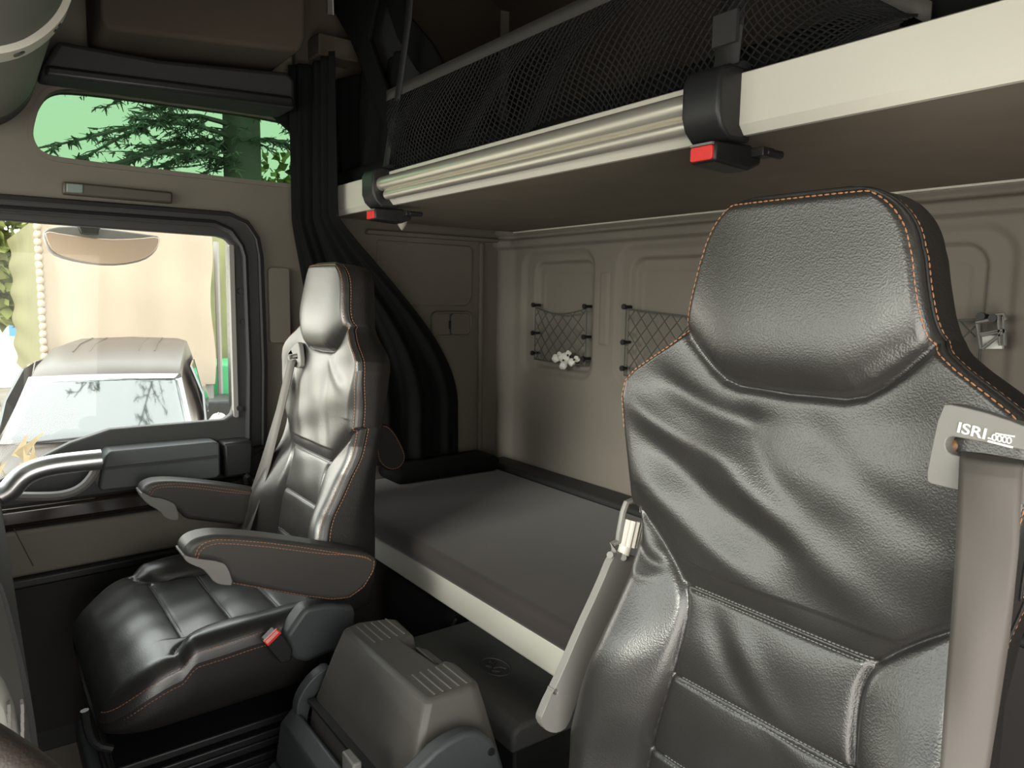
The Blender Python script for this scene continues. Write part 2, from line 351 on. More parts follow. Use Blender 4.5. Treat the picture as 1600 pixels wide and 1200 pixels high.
# moulded steps on the rear side liner
st(plate('trim_2', [(1.02, .17), (1.36, .17), (1.37, .155), (1.37, .0), (1.35, -.03), (1.02, -.03)], [], door_fn(2.092), .01, liner, bevel=.006))
st(MB().prism([(.98, .185), (1.50, .185), (1.50, .198), (.98, .198)], 1, 2.075, 2.1).build('trim_3', liner, bevel=.003))
st(MB().prism([(1.395, -.57), (1.41, -.57), (1.41, .18), (1.395, .18)], 1, 2.085, 2.1).build('trim_4', liner, bevel=.004))
st(MB().prism([(1.20, -.57), (1.225, -.57), (1.225, -.15), (1.20, -.15)], 1, 2.09, 2.1).build('trim_5', liner, bevel=.004))

# ------------------------------------------------------------------ overhead storage and header
sh = thing('overhead_shelf', (.47, 2.02, .50), 'black open shelf tray above the green side window', 'shelf')
q = [P(u, v, 1, 1.97)[0::2] for u, v in [(62, 112), (90, 62), (250, 92), (450, 112), (462, 125), (462, 172), (250, 140)]]
MB().prism(q, 1, 1.97, 2.098).build('tray', darkp2, sh, bevel=.012, seg=3)
q = [P(u, v, 1, 1.955)[0::2] for u, v in [(70, 118), (72, 100), (458, 150), (462, 166)]]
MB().prism(q, 1, 1.955, 1.975).build('lip', darkp, sh, bevel=.008)
lk = thing('overhead_locker', (.55, 1.9, .60), 'dark brown moulded roof locker above the black shelf', 'locker')
q = [P(u, v, 1, 1.86)[0::2] for u, v in [(150, -200), (158, 30), (168, 46), (440, 78), (470, 80), (478, 60), (478, -220)]]
MB().prism(q, 1, 1.86, 2.095).build('body', liner_d, lk, bevel=.022, seg=4)
q = [P(u, v, 1, 1.855)[0::2] for u, v in [(520, 0), (500, 50), (492, 52), (496, 82), (540, 88), (545, 60)]]
MB().prism(rrect(P(498, 50, 1, 1.98)[0], P(498, 84, 1, 1.98)[2], P(560, 50, 1, 1.98)[0], P(498, 50, 1, 1.98)[2], .006), 1, 1.98, 2.09).build('side_panel', liner_d, lk, bevel=.004)
st(MB().prism([P(u, v, 1, 2.06)[0::2] for u, v in [(466, -200), (462, 128), (470, 140), (560, 158), (640, 165), (640, -200)]], 1, 2.06, 2.1).build('trim_6', liner_d, bevel=.01))
# front header: curved underside running across the cab
prof = smooth_loop([P(u, v, 1, 2.0)[0::2] for u, v in [(-260, 120), (-160, 175), (-60, 196), (0, 186), (30, 168), (50, 146), (60, 118), (66, 70), (72, 0), (74, -80)]], 2, False)
prof = [(p[0], p[1]) for p in prof]; prof += [(prof[-1][0], .99), (-.84, .99), (-.84, prof[0][1])]
hd = thing('front_header', (-.3, .9, .45), 'grey curved overhead console above the windscreen', 'overhead console')
MB().prism(prof, 1, YD+.02, 2.0).build('shell', hdrm, hd, smooth=True, angle=50)
MB().prism([(x*1.0+.001, z) for x, z in prof], 1, 2.0, 2.095).build('end_cap', darkp, hd, smooth=True, angle=50)
pr = np.array(prof[:-3]); band = []
yb = 1.42
def off(pts, d):
    out = []
    for i in range(len(pts)):
        t = pts[min(i+1, len(pts)-1)]-pts[max(i-1, 0)]; t = t/np.linalg.norm(t); out.append(pts[i]+d*np.array([t[1], -t[0]]))
    return np.array(out)
A, B = off(pr, .010), off(pr, -.002)
sv, sf = [], []
for i in range(len(pr)):
    for c, y in ((A, yb-.028), (A, yb+.028), (B, yb+.028), (B, yb-.028)): sv.append((c[i][0], y, c[i][1]))
for i in range(len(pr)-1):
    for k in range(4): sf.append((i*4+k, i*4+(k+1) % 4, (i+1)*4+(k+1) % 4, (i+1)*4+k))
sb = link_mesh('trim_strap', sv, sf, whitetrim, hd, smooth=True)
for k in (10, 14, 20, 34):
    if k < len(pr)-2:
        q = A[k]; t = pr[k+1]-pr[k]; t = t/np.linalg.norm(t); nn = np.array([t[1], -t[0]])
        MB().tube([(q[0]-nn[0]*.002, yb, q[1]-nn[1]*.002), (q[0]+nn[0]*.0015, yb, q[1]+nn[1]*.0015)], .009, n=10).build('screw', darkp, hd, smooth=True)
st(MB().prism([(1.495, .34), (1.495, .94), (1.40, .99), (.9, .995), (.9, .985), (1.39, .98), (1.48, .93), (1.48, .34)], 1, YD+.01, 2.085).build('shade_lining_back', liner_d, smooth=True))  # dark sheet added over back wall and roof, stands in for shade above bunk
st(MB().box((.90, 2.086, .345), (1.478, 2.098, .978)).build('shade_sheet_side', liner_d))  # dark brown cover added on the side wall to paint in its shade
# ------------------------------------------------------------------ lower bunk
bk = thing('lower_bunk_frame', (1.1, .9, -.70), 'white metal front rail of the lower bunk with dark board behind', 'bunk frame')
MB().box((.82, YD+.01, -.685), (.838, 2.08, -.622)).build('front_rail', alu, bk, bevel=.004)
MB().box((.838, YD+.01, -.66), (1.49, 2.08, -.622)).build('base_board', darkp2, bk)
def soft_box(name, lo, hi, m, parent=None, r=.03, n=10, **k):
    bm = bmesh.new(); bmesh.ops.create_cube(bm, size=1)
    for v in bm.verts: v.co = Vector([(lo[i]+hi[i])/2+v.co[i]*(hi[i]-lo[i]) for i in range(3)])
    bmesh.ops.bevel(bm, geom=bm.edges[:]+bm.verts[:], offset=r, segments=5, affect='EDGES', profile=.5)
    V = [tuple(v.co) for v in bm.verts]; bm.verts.index_update(); F = [tuple(v.index for v in f.verts) for f in bm.faces]; bm.free()
    return link_mesh(name, V, F, m, parent, smooth='full', **k)
mt = soft_box('mattress', (.803, YD+.02, -.6205), (1.40, 2.06, -.566), mattr, r=.020)
mt.data.set_sharp_from_angle(angle=math.radians(60)) if hasattr(mt.data, 'set_sharp_from_angle') else None
tag(mt, 'dark brown-grey fabric mattress lying on the lower bunk', 'mattress')
tag(soft_box('bunk_edge_pad', (1.405, YD+.02, -.6205), (1.50, 2.075, -.555), darkp2, r=.015), 'narrow black padded strip along the back wall behind the mattress', 'edge pad')
cu = soft_box('bolster_cushion', (1.0, 1.93, -.566), (1.385, 2.07, -.515), fabric, r=.024); tag(cu, 'flat black cushion at the far end of the mattress under the curtain', 'cushion')
# rear padded tip seen behind the passenger seat
tipp = thing('folded_arm_cushion', (.95, 1.72, -.56), 'small dark padded cushion with stitched seam standing between seat and curtain', 'cushion')
q = smooth_loop([P(u, v, 1, 1.72)[0::2] for u, v in [(590, 660), (612, 665), (634, 705), (634, 722), (620, 737), (600, 734), (585, 715)]], 2)
MB().prism(q, 1, 1.72, 1.78).build('pad', leather2, tipp, bevel=.008)
MB().dashes([(a, 1.717, b) for a, b in offset_loop(q, -.006)]).build('stitching', thread, tipp)
# ------------------------------------------------------------------ upper bunk
ub = thing('upper_bunk', (1.15, .9, .22), 'upper bunk platform with wide pale aluminium front rail', 'bunk')
ZB, ZT = .222, .294
rail = [(.82, ZB+.006), (.82, ZT-.002), (.823, ZT), (.842, ZT), (.842, ZB-.004), (.838, ZB-.006), (.830, ZB-.006)]
MB().prism(rail, 1, YD+.01, 2.02).build('front_rail', alu, ub)
MB().box((.842, YD+.01, ZB-.002), (1.499, 2.03, ZT-.01)).build('platform', under, ub)
MB().box((1.488, YD+.01, ZB-.006), (1.500, 2.03, ZB+.004)).build('rear_edge', alu, ub)
MB().box((.850, YD+.01, ZT-.01), (1.49, 2.02, ZT+.05)).build('mattress_pad', fabric, ub, bevel=.02)
# stowed tubes held along the rail
ld = thing('stowed_ladder', (.80, 1.14, .25), 'two satin aluminium ladder tubes clamped along the upper bunk rail', 'ladder')
MB().tube([(.803, 1.618, .262), (.803, .68, .262)], .0165, n=20, flat=1).build('tube', alutube, ld, smooth=True)
MB().tube([(.806, 1.60, .236), (.806, .68, .236)], .0115, n=16).build('tube', alutube, ld, smooth=True)
def clamp(y, name_label, buckle_label, s=1.0):
    t = thing('strap_clamp', (.80, y, .21), name_label, 'strap clamp', 'clamps holding the net straps to the upper bunk rail')
    prof = [(.846, .30), (.80, .302), (.784, .296), (.777, .282), (.777, .240), (.784, .222), (.800, .208), (.846, .208)]
    MB().prism(prof, 1, y-.030, y+.032).build('body', darkp, t, bevel=.005, seg=3)
    MB().prism([(.852, .298), (.84, .312), (.828, .312), (.812, .298)], 1, y-.026, y+.026).build('strap_loop', webb, t, bevel=.002)
    b = thing('belt_buckle', (.84, y, .18), buckle_label, 'buckle', 'black buckles with red buttons under the upper bunk rail')
    MB().prism([(.787, .180), (.787, .206), (.86, .210), (.885, .200), (.885, .186), (.86, .176)], 1, y-.020, y+.022).build('housing', darkp, b, bevel=.004)
    MB().prism(rrect(y-.017, .1825, y+.019, .2010, .003), 0, .784, .790).build('button', red, b, bevel=.001)
    MB().box((.783, y-.017, .2015), (.790, y+.019, .2045)).build('slot', greyp, b)
    g = MB().tube([(.87, y-.036, .199), (.905, y-.036, .199)], .006, n=8); g.box((.86, y-.040, .193), (.885, y-.02, .205)); g.build('latch_tongue', darkp, b, bevel=.001)
clamp(1.648, 'small black plastic clamp at the far end of the ladder tubes', 'small black buckle with red button below the far clamp')
clamp(.655, 'large black plastic clamp on the rail at the near end of the ladder tubes', 'black buckle with red button hanging below the near clamp')
def strap(pts, wd, name, lab, cat='strap', grp=None, m=webb, th=.002, wdir=(0, 1, 0)):
    v, f = [], []; wv = Vector(wdir)*wd/2
    for i, p in enumerate(pts):
        p = Vector(p); v += [tuple(p-wv), tuple(p+wv)]
    for i in range(len(pts)-1): f.append((2*i, 2*i+1, 2*i+3, 2*i+2))
    return tag(link_mesh(name, v, f, m, solid=th, smooth='full'), lab, cat, grp)
strap([(.825, 1.648, .30), (.83, 1.63, .38), (.833, 1.595, .47), (.835, 1.55, .62), (.838, 1.50, .99)], .030, 'net_strap', 'thin black webbing strap rising from the far clamp to the roof', grp='webbing straps holding up the bunk net')
strap([(.825, .655, .30), (.83, .652, .38), (.84, .65, .60), (.85, .65, .99)], .040, 'net_strap', 'wide black webbing strap rising from the near clamp past the net', grp='webbing straps holding up the bunk net')
MB().box((.818, .636, .335), (.824, .674, .375)).build('strap_label', mat('strap_label_cloth', (.022, .022, .022), .8, bump=('X', 200, .6, .002)), None)
tag(bpy.data.objects['strap_label'], 'small stitched black tab on the wide strap above the near clamp', 'strap tab')
# safety net with grey hem
nt_ = thing('safety_net', (.83, 1.1, .30), 'black knotted safety net with grey hem along the upper bunk', 'net')
def net_pt(y, f):      # f 0 bottom .. 1 top hem
    top = .468 if y > .62 else .462-(.62-y)*.75
    z = .300+(top-.300)*f; sag = .022*math.sin(math.pi*f)*(.6+.4*math.sin(y*9))
    k = min(1, 3*(1-f)); return (.838-sag+.008*k*math.sin(y*23+f*5), y+.008*k*math.sin(f*7+y*31), z-.006*math.sin(y*17)*(1-f))
nb = MB(); cell = .0135; y0, y1 = .42, 1.64; nr = 12; ncol = int((y1-y0)/cell)
for c in range(-nr, ncol+1):
    for dirn in (1, -1):
        pts = []
        for r in range(nr+1):
            y = y0+(c+(r if dirn == 1 else nr-r))*cell
            if y0 <= y <= y1: pts.append(net_pt(y, r/nr))
            elif pts: break
        if len(pts) > 1: nb.tube(pts, .0014, n=4, cap=False, up=(0, 1, 0))
nb.build('netting', netm, nt_)
v, f = [], []
ys = np.linspace(.40, 1.66, 60)
for i, y in enumerate(ys):
    a = net_pt(y, 1); v += [(a[0]-.002, y, a[2]-.004), (a[0]-.002, y, a[2]+.020)]
    if i: f.append((2*i-2, 2*i-1, 2*i+1, 2*i))
link_mesh('hem_tape', v, f, hemm, nt_, solid=.003, smooth='full')
# dark roof fabric bundle beside the net
def sheet(name, top, bot, z0, z1, nz, m, lab, cat, fold=.02, nf=7, ease=1.0, n=140, parent=None, th=.002, ph=0, pinch=None):
    """hanging cloth: plan paths top/bot (x,y) blended down from z0 to z1 with vertical folds"""
    def samp(pts, s):
        pts = [Vector((p[0], p[1])) for p in pts]; L = [0]
        for i in range(1, len(pts)): L.append(L[-1]+(pts[i]-pts[i-1]).length)
        d = s*L[-1]; i = max(1, min(len(L)-1, int(np.searchsorted(L, d)))); t = (d-L[i-1])/(L[i]-L[i-1]); T = (pts[i]-pts[i-1]).normalized()
        return pts[i-1].lerp(pts[i], t), Vector((-T.y, T.x))
    v, f = [], []
    for j in range(nz+1):
        tz = j/nz; z = z0+(z1-z0)*tz; e = ease(tz) if callable(ease) else tz**ease
        for i in range(n+1):
            s = i/n; a, na = samp(top, s); b, nb_ = samp(bot, s); p = a.lerp(b, e); nn = na.lerp(nb_, e).normalized()
            amp = fold*(math.sin(2*math.pi*nf*s+ph+.8*math.sin(tz*3))+.35*math.sin(2*math.pi*nf*2.3*s+2+tz*2))
            if pinch: amp *= pinch(tz)
            v.append((p.x+nn.x*amp, p.y+nn.y*amp, z))
    for j in range(nz):
        for i in range(n):
            k = j*(n+1)+i; f.append((k, k+1, k+n+2, k+n+1))
    return tag(link_mesh(name, v, f, m, parent, solid=th, smooth='full'), lab, cat)
def ez(t):     # stays bundled beside the bunk, opens out below it
    return float(sstep(t, .365, .86))**.6
sheet('curtain', [(.735, 2.05), (.785, 2.00), (.790, 1.86)], [(.80, 2.03), (1.05, 2.01), (1.275, 2.03)], .62, -.508, 60, fabric,
      'black privacy curtain hanging bunched beside the door and draped over the mattress end', 'curtain', fold=.009, nf=4, ease=ez, pinch=lambda t: .75+.6*t)
sheet('upper_bunk_curtain', [(.80, 2.06), (.88, 2.03), (.90, 1.68)], [(.85, 2.06), (.88, 2.03), (.885, 1.72)], .60, .345, 30, fabric, 'black curtain gathered on the upper bunk behind the far end of the rail', 'curtain', fold=.010, nf=3)
bun = thing('roof_curtain_bundle', (.85, 1.75, .60), 'black fabric bundle hanging from the roof beside the far end of the net', 'fabric bundle')
def poly_sheet(pts_px, x, m, parent, name, th=.012, bump=.01):
    q = [P(u, v, 0, x)[1:3] for u, v in pts_px]
    return MB().prism(q, 0, x, x+th).build(name, m, parent, bevel=.004)
poly_sheet([(518, -60), (522, 20), (545, 60), (566, 110), (590, 170), (608, 215), (622, 240), (640, 235), (628, 190), (596, 120), (575, 60), (600, -60)], .86, fabric, bun, 'strap')
poly_sheet([(590, -60), (600, 0), (620, 60), (650, 110), (662, 122), (692, 102), (672, 66), (632, 18), (618, -60)], .88, fabric, bun, 'fold')
poly_sheet([(560, -60), (580, 60), (600, 110), (640, 140), (655, 118), (640, 60), (610, -60)], .90, darkp2, bun, 'fold')
q = [P(u, v, 0, .85)[1:3] for u, v in [(512, -20), (519, -20), (520, 23), (512, 22)]]
tag(MB().prism(q, 0, .85, .853).build('roof_tag', whitetrim), 'small ivory tag hanging from the roof at the top edge of the fabric', 'tag')
# dark ceiling edge rail behind the side shelf, closing the curtain corner
st(MB().prism([P(u, v, 1, 2.05)[0::2] for u, v in [(432, 175), (466, 128), (600, 165), (640, 190), (640, 330), (500, 330), (470, 210)]], 1, 2.085, 2.098).build('trim_7', fabric))
# little hook under the bunk
q = P(628, 352, 1, 1.9)
tag(MB().tube([(q[0], 1.9, .216), (q[0], 1.9, .20), (q[0], 1.9, .186)], [.017, .012, .002], n=12).build('bunk_hook', whitetrim, smooth=True), 'small pale cone-shaped peg under the far end of the upper bunk', 'peg')

# ------------------------------------------------------------------ wall nets on the back wall
def wall_net(y0, y1, z0, z1, lab, bracket=True):
    t = thing('wall_net', (XR-.01, (y0+y1)/2, z0), lab, 'storage net', 'nets across the recesses of the back wall')
    nb = MB(); c = .044; X = XR-.004
    def pt(y, z):
        s = math.sin(math.pi*min(1, max(0, (y-y0)/(y1-y0)))); return (X-.010*s, y, z-.020*s*(z-z0)/(z1-z0))
    H = z1-z0; k0 = -int(H/c)-1
    for k in range(k0, int((y1-y0)/c)+1):
        for d in (1, -1):
            pts = []
            for i in range(13):
                z = z0+H*i/12; y = y0+k*c+(z-z0 if d == 1 else z1-z)*.9
                if y0-1e-6 <= y <= y1+1e-6: pts.append(pt(y, z))
            if len(pts) > 1: nb.tube(pts, .0016, n=5, up=(0, 1, 0))
    nb.build('mesh', netm2, t)
    e = MB()
    for z in (z0, z1): e.tube([pt(y0+(y1-y0)*i/12, z) for i in range(13)], .0022, n=5)
    for y in (y0, y1): e.tube([pt(y, z0), pt(y, z1)], .0022, n=5, up=(0, 1, 0))
    e.build('border_cord', netm2, t)
    for y in (y0, y1):
        for z in (z1+.006, (z0+z1)/2, z0+.02):
            h = MB(); h.tube([(XR+.016, y, z), (XR-.012, y, z)], .0045, n=8); h.tube([(XR-.010, y, z), (XR-.016, y, z)], .008, n=8); h.build('hook', darkp, t, smooth=True)
    return t
R = lambda u, v: P(u, v, 0, XR)
wall_net(R(918, 480)[1], R(838, 480)[1], -.200, -.028, 'small dark net across the narrow recess, a white object caught at its foot')
wall_net(R(1556, 500)[1]+.02, R(980, 480)[1], -.215, -.026, 'long dark net across the wide recess, partly behind the driver seat')
# wire bracket end seen right of the headrest
wb = thing('wire_bracket', R(1560, 500), 'grey wire bracket on the back wall right of the near headrest', 'bracket')
m = MB(); X = XR-.03
for pts in ([(1568, 495), (1570, 540)], [(1560, 492), (1563, 540)], [(1556, 492), (1568, 490), (1572, 500)], [(1525, 504), (1556, 498)], [(1530, 522), (1570, 515)], [(1527, 506), (1533, 545)], [(1535, 545), (1572, 516)], [(1533, 524), (1562, 518)]):
    m.tube([P(u, v, 0, X) for u, v in pts], .0032, n=6, up=(1, 0, 0))
m.build('wire', greyp, wb, smooth=True)
m = MB(); c = P(1551, 497, 0, X-.004); m.tube([(XR+.01, c[1], c[2]), (X-.006, c[1], c[2])], .007, n=10); m.build('stud', darkp, wb, smooth=True)
q = [P(u, v, 0, XR-.02)[1:3] for u, v in [(1534, 524), (1562, 524), (1566, 545), (1536, 545)]]
MB().prism(q, 0, XR-.02, XR-.012).build('card', white, wb)
# white crumpled thing in the small net
wt = thing('white_ornament', R(885, 572), 'small white spotted ornament caught in the foot of the small wall net', 'ornament')
def blob(c, r, sc=(1, 1, 1), seed=0, n=12):
    rnd = random.Random(seed); v, f = [], []; ph = [rnd.uniform(0, 6) for _ in range(4)]
    for i in range(n+1):
        th = math.pi*i/n
        for j in range(2*n):
            a = math.pi*j/n; k = r*(1+.12*math.sin(3*a+ph[0])*math.sin(2*th+ph[1])+.08*math.sin(5*a+ph[2]+3*th))
            v.append((c[0]+k*sc[0]*math.sin(th)*math.cos(a), c[1]+k*sc[1]*math.sin(th)*math.sin(a), c[2]+k*sc[2]*math.cos(th)))
    for i in range(n):
        for j in range(2*n): f.append((i*2*n+j, i*2*n+(j+1) % (2*n), (i+1)*2*n+(j+1) % (2*n), (i+1)*2*n+j))
    return v, f
m = MB()
for i, (u, v, r) in enumerate([(868, 560, .013), (882, 560, .018), (893, 566, .013), (880, 571, .013), (901, 561, .010), (874, 553, .008), (888, 552, .009)]):
    c = P(u, v, 0, XR-.018); m.add(*blob(c, r, (.7, 1.15, .9), i))
m.build('body', mat('ornament_white', (.72, .71, .66), .7), wt, smooth=True)
for u, v in ((880, 563), (887, 555), (897, 562)):
    c = P(u, v, 0, XR-.034); MB().add(*blob(c, .0035, (.8, 1, 1), 3, 6)).build('spot', darkp, wt)

# ------------------------------------------------------------------ seat builder
class Pad:
    """upholstered pad: outline half width hw(b), b in [b0,b1]; frame O + a*A + b*B + n*N"""
    def __init__(s, O, A, B, N, hw, bs, front, T, r=.014, back_in=.03, hwb=None, side_r=.03):
        s.O, s.A, s.B, s.N = [np.array(q, float) for q in (O, A, B, N)]; s.hw, s.bs, s.front, s.T, s.r, s.back_in = hw, np.array(bs), front, T, r, back_in
        s.side_r = side_r
    def w(s, a, b, n): return s.O+np.multiply.outer(a, s.A)+np.multiply.outer(b, s.B)+np.multiply.outer(n, s.N)
    def edge(s, a, b):
        r = s.r(b) if callable(s.r) else s.r
        d = np.minimum(s.hw(b)-np.abs(a), s.bs[-1]-b); t = np.clip(d/r, 0, 1); return -r*(1-np.sqrt(1-(1-t)**2))
    def n(s, a, b): return s.front(a, b)+s.edge(a, b)
    def make(s, name, m_front, m_side, parent, split=None, split_name=None, NS=120):
        q = np.sin(np.linspace(-math.pi/2, math.pi/2, NS+1)*.96)/math.sin(math.pi/2*.96)
        q = .45*q+.55*np.linspace(-1, 1, NS+1)
        Bg, Qg = np.meshgrid(s.bs, q, indexing='ij'); Ag = Qg*s.hw(Bg); Ng = s.n(Ag, Bg)
        V = s.w(Ag, Bg, Ng).reshape(-1, 3); W_ = NS+1; nb = len(s.bs)
        F = [(j*W_+i, j*W_+i+1, (j+1)*W_+i+1, (j+1)*W_+i) for j in range(nb-1) for i in range(NS)]
        G3 = s.w(Ag, Bg, Ng); du_ = np.gradient(G3, axis=1); dv_ = np.gradient(G3, axis=0); NN = np.cross(du_, dv_); NN /= np.linalg.norm(NN, axis=-1, keepdims=True)+1e-12
        if NN[nb//2, NS//2].dot(s.N) < 0: NN = -NN; F = [q_[::-1] for q_ in F]
        NN = NN.reshape(-1, 3)
        if split is not None:
            Ac = .25*(Ag[:-1, :-1]+Ag[1:, :-1]+Ag[:-1, 1:]+Ag[1:, 1:]).ravel(); Bc = .25*(Bg[:-1, :-1]+Bg[1:, :-1]+Bg[:-1, 1:]+Bg[1:, 1:]).ravel()
            k = split(Ac, Bc)
            for kk, nm in split_name.items():
                Fs = [F[i] for i in range(len(F)) if k[i] == kk]; used = sorted({x for q_ in Fs for x in q_}); mp = {u: i for i, u in enumerate(used)}
                link_mesh(nm, V[used], [tuple(mp[x] for x in q_) for q_ in Fs], m_front, parent, smooth='full', normals=NN[used])
            F = [F[i] for i in range(len(F)) if k[i] == 0]
        used = sorted({x for q_ in F for x in q_}); mp = {u: i for i, u in enumerate(used)}
        link_mesh(name, V[used], [tuple(mp[x] for x in q_) for q_ in F], m_front, parent, smooth='full', normals=NN[used])
        # gusset + back: rings from front edge round to the back
        K = 10; rows = []
        ang = np.linspace(0, 1, K+1)
        bb = s.bs
        SV = []; SF = []
        for sg in (-1, 1):
            base = len(SV)
            for b in bb:
                ne = float(s.n(np.array(sg*s.hw(b)), np.array(b))); h = float(s.hw(b))
                for t in ang:
                    x = h-s.back_in*max(0, (t-.45)/.55)**1.6+.004*math.sin(math.pi*t); nn = ne+(-s.T-ne)*t
                    SV.append(tuple(s.w(np.array(sg*x), np.array(b), np.array(nn))))
            for j in range(len(bb)-1):
                for i in range(K): SF.append((base+j*(K+1)+i, base+j*(K+1)+i+1, base+(j+1)*(K+1)+i+1, base+(j+1)*(K+1)+i))
        base = len(SV); M = 24    # back
        for b in bb:
            h = float(s.hw(b))-s.back_in
            for i in range(M+1):
                x = -h+2*h*i/M; SV.append(tuple(s.w(np.array(x), np.array(b), np.array(-s.T-.012*(1-(x/h)**2)))))
        for j in range(len(bb)-1):
            for i in range(M): SF.append((base+j*(M+1)+i, base+j*(M+1)+i+1, base+(j+1)*(M+1)+i+1, base+(j+1)*(M+1)+i))
        for b, up in ((s.bs[-1], 1), (s.bs[0], 0)):    # end gussets
            base = len(SV); h = float(s.hw(b)); M2 = 40
            for t in ang:
                for i in range(M2+1):
                    qq = -1+2*i/M2; x = qq*(h-s.back_in*max(0, (t-.45)/.55)**1.6+.004*math.sin(math.pi*t)); ne = float(s.n(np.array(qq*h), np.array(b))); 
                    back = -s.T-.012*(1-qq*qq)
                    bulge = -.016*t**2.5 if up else 0
                    SV.append(tuple(s.w(np.array(x), np.array(b+bulge), np.array(ne+(back-ne)*t))))
            for j in range(K):
                for i in range(M2): SF.append((base+j*(M2+1)+i, base+j*(M2+1)+i+1, base+(j+1)*(M2+1)+i+1, base+(j+1)*(M2+1)+i))
        o = link_mesh('side_gusset', SV, SF, m_side, parent, smooth='full')
        bm = bmesh.new(); bm.from_mesh(o.data); bmesh.ops.remove_doubles(bm, verts=bm.verts, dist=.0008); bmesh.ops.recalc_face_normals(bm, faces=bm.faces); bm.to_mesh(o.data); bm.free()
        o.data.polygons.foreach_set('use_smooth', [True]*len(o.data.polygons))
        return o
    def rim(s, inset, depth, b_lo, n=260, sides=False):
        """polyline round the outline, inset on the front (inset>0) or on the gusset (depth>0)"""
        pts = []; bt = s.bs[-1]; bl = [b for b in s.bs if b >= b_lo]
        for sg in (1, -1):
            L = []
            for b in bl:
                h = float(s.hw(b))
                if inset > 0: a = sg*(h-inset); bq = min(b, bt-inset); L.append(s.w(np.array(a), np.array(bq), s.n(np.array(a), np.array(bq))+.0006))
                else:
                    ne = float(s.n(np.array(sg*h), np.array(b))); L.append(s.w(np.array(sg*(h+.0012)), np.array(min(b, bt)), np.array(ne-depth)))
            pts.append(L)
        h = float(s.hw(bt)); top = []
        for i in range(1, 30):
            a = h-2*h*i/30
            if inset > 0: top.append(s.w(np.array(a), np.array(bt-inset), s.n(np.array(a), np.array(bt-inset))+.0006))
            else:
                ne = float(s.n(np.array(a), np.array(bt))); top.append(s.w(np.array(a), np.array(bt+.0010), np.array(ne-depth)))
        if sides: return [tuple(p) for p in pts[0][:-6]], [tuple(p) for p in pts[1][:-6]]
        return [tuple(p) for p in pts[0]+top+pts[1][::-1]]
    def line(s, pl, lift=.0008):
        out = []
        for (a0, b0), (a1, b1) in zip(pl[:-1], pl[1:]):
            for i in range(8):
                t = i/8; a, b = a0+(a1-a0)*t, b0+(b1-b0)*t; out.append(tuple(s.w(np.array(a), np.array(b), s.n(np.array(a), np.array(b))+lift)))
        return out

HW = [(-.66, .235), (-.55, .235), (-.48, .222), (-.42, .207), (-.34, .199), (-.28, .203), (-.24, .213), (-.20, .216), (-.16, .222), (-.12, .226), (-.10, .222), (-.085, .208), (-.07, .186), (-.055, .163), (-.042, .146), (-.03, .137), (-.01, .131), (.02, .124), (.05, .118)]
TOP = .105
def hw_back(b):
    b = np.asarray(b, float); base = np.interp(b, [t[0] for t in HW], [t[1] for t in HW])
    t = np.clip((b-(TOP-.066))/.066, 0, 1); return base-.058*(1-np.sqrt(np.clip(1-t*t, 0, 1)))-.004*t
bs_back = np.concatenate([np.linspace(-.62, -.12, 220)[:-1], np.linspace(-.12, .05, 100)[:-1], .05+(.055)*np.sin(np.linspace(0, math.pi/2, 26))])
HPX = [0, .060, .078, .095, .112, .128, .140, .2]; HPZ = [-.092, -.090, -.085, -.074, -.059, -.043, -.028, .3]
hp_line = [(.140, -.028), (.128, -.043), (.112, -.059), (.095, -.074), (.078, -.085), (.060, -.090), (0, -.092)]
seam_side = smooth_loop([(.216, -.235), (.190, -.262), (.150, -.292), (.118, -.322), (.104, -.345), (.103, -.38), (.112, -.44), (.128, -.50), (.140, -.56), (.145, -.64)], 2, False)
H_SEAMS = [-.328, -.432, -.535]
def seam_a(b): return np.interp(-np.asarray(b), [-p[1] for p in seam_side], [p[0] for p in seam_side])
def in_head(a, b):
    return b > np.interp(np.abs(a), HPX, HPZ)
def folds(a, b, L):
    z = 0
    for (a0, b0), (a1, b1), amp, wd in L:
        dx, dy = a1-a0, b1-b0; Ln = math.hypot(dx, dy); t = ((a-a0)*dx+(b-b0)*dy)/Ln**2; u = ((a-a0)*-dy+(b-b0)*dx)/Ln
        u = u-.012*np.sin(3*t)
        z = z+amp*np.exp(-(u/wd)**2)*np.exp(-((t-.5)/.5)**4)
    return z
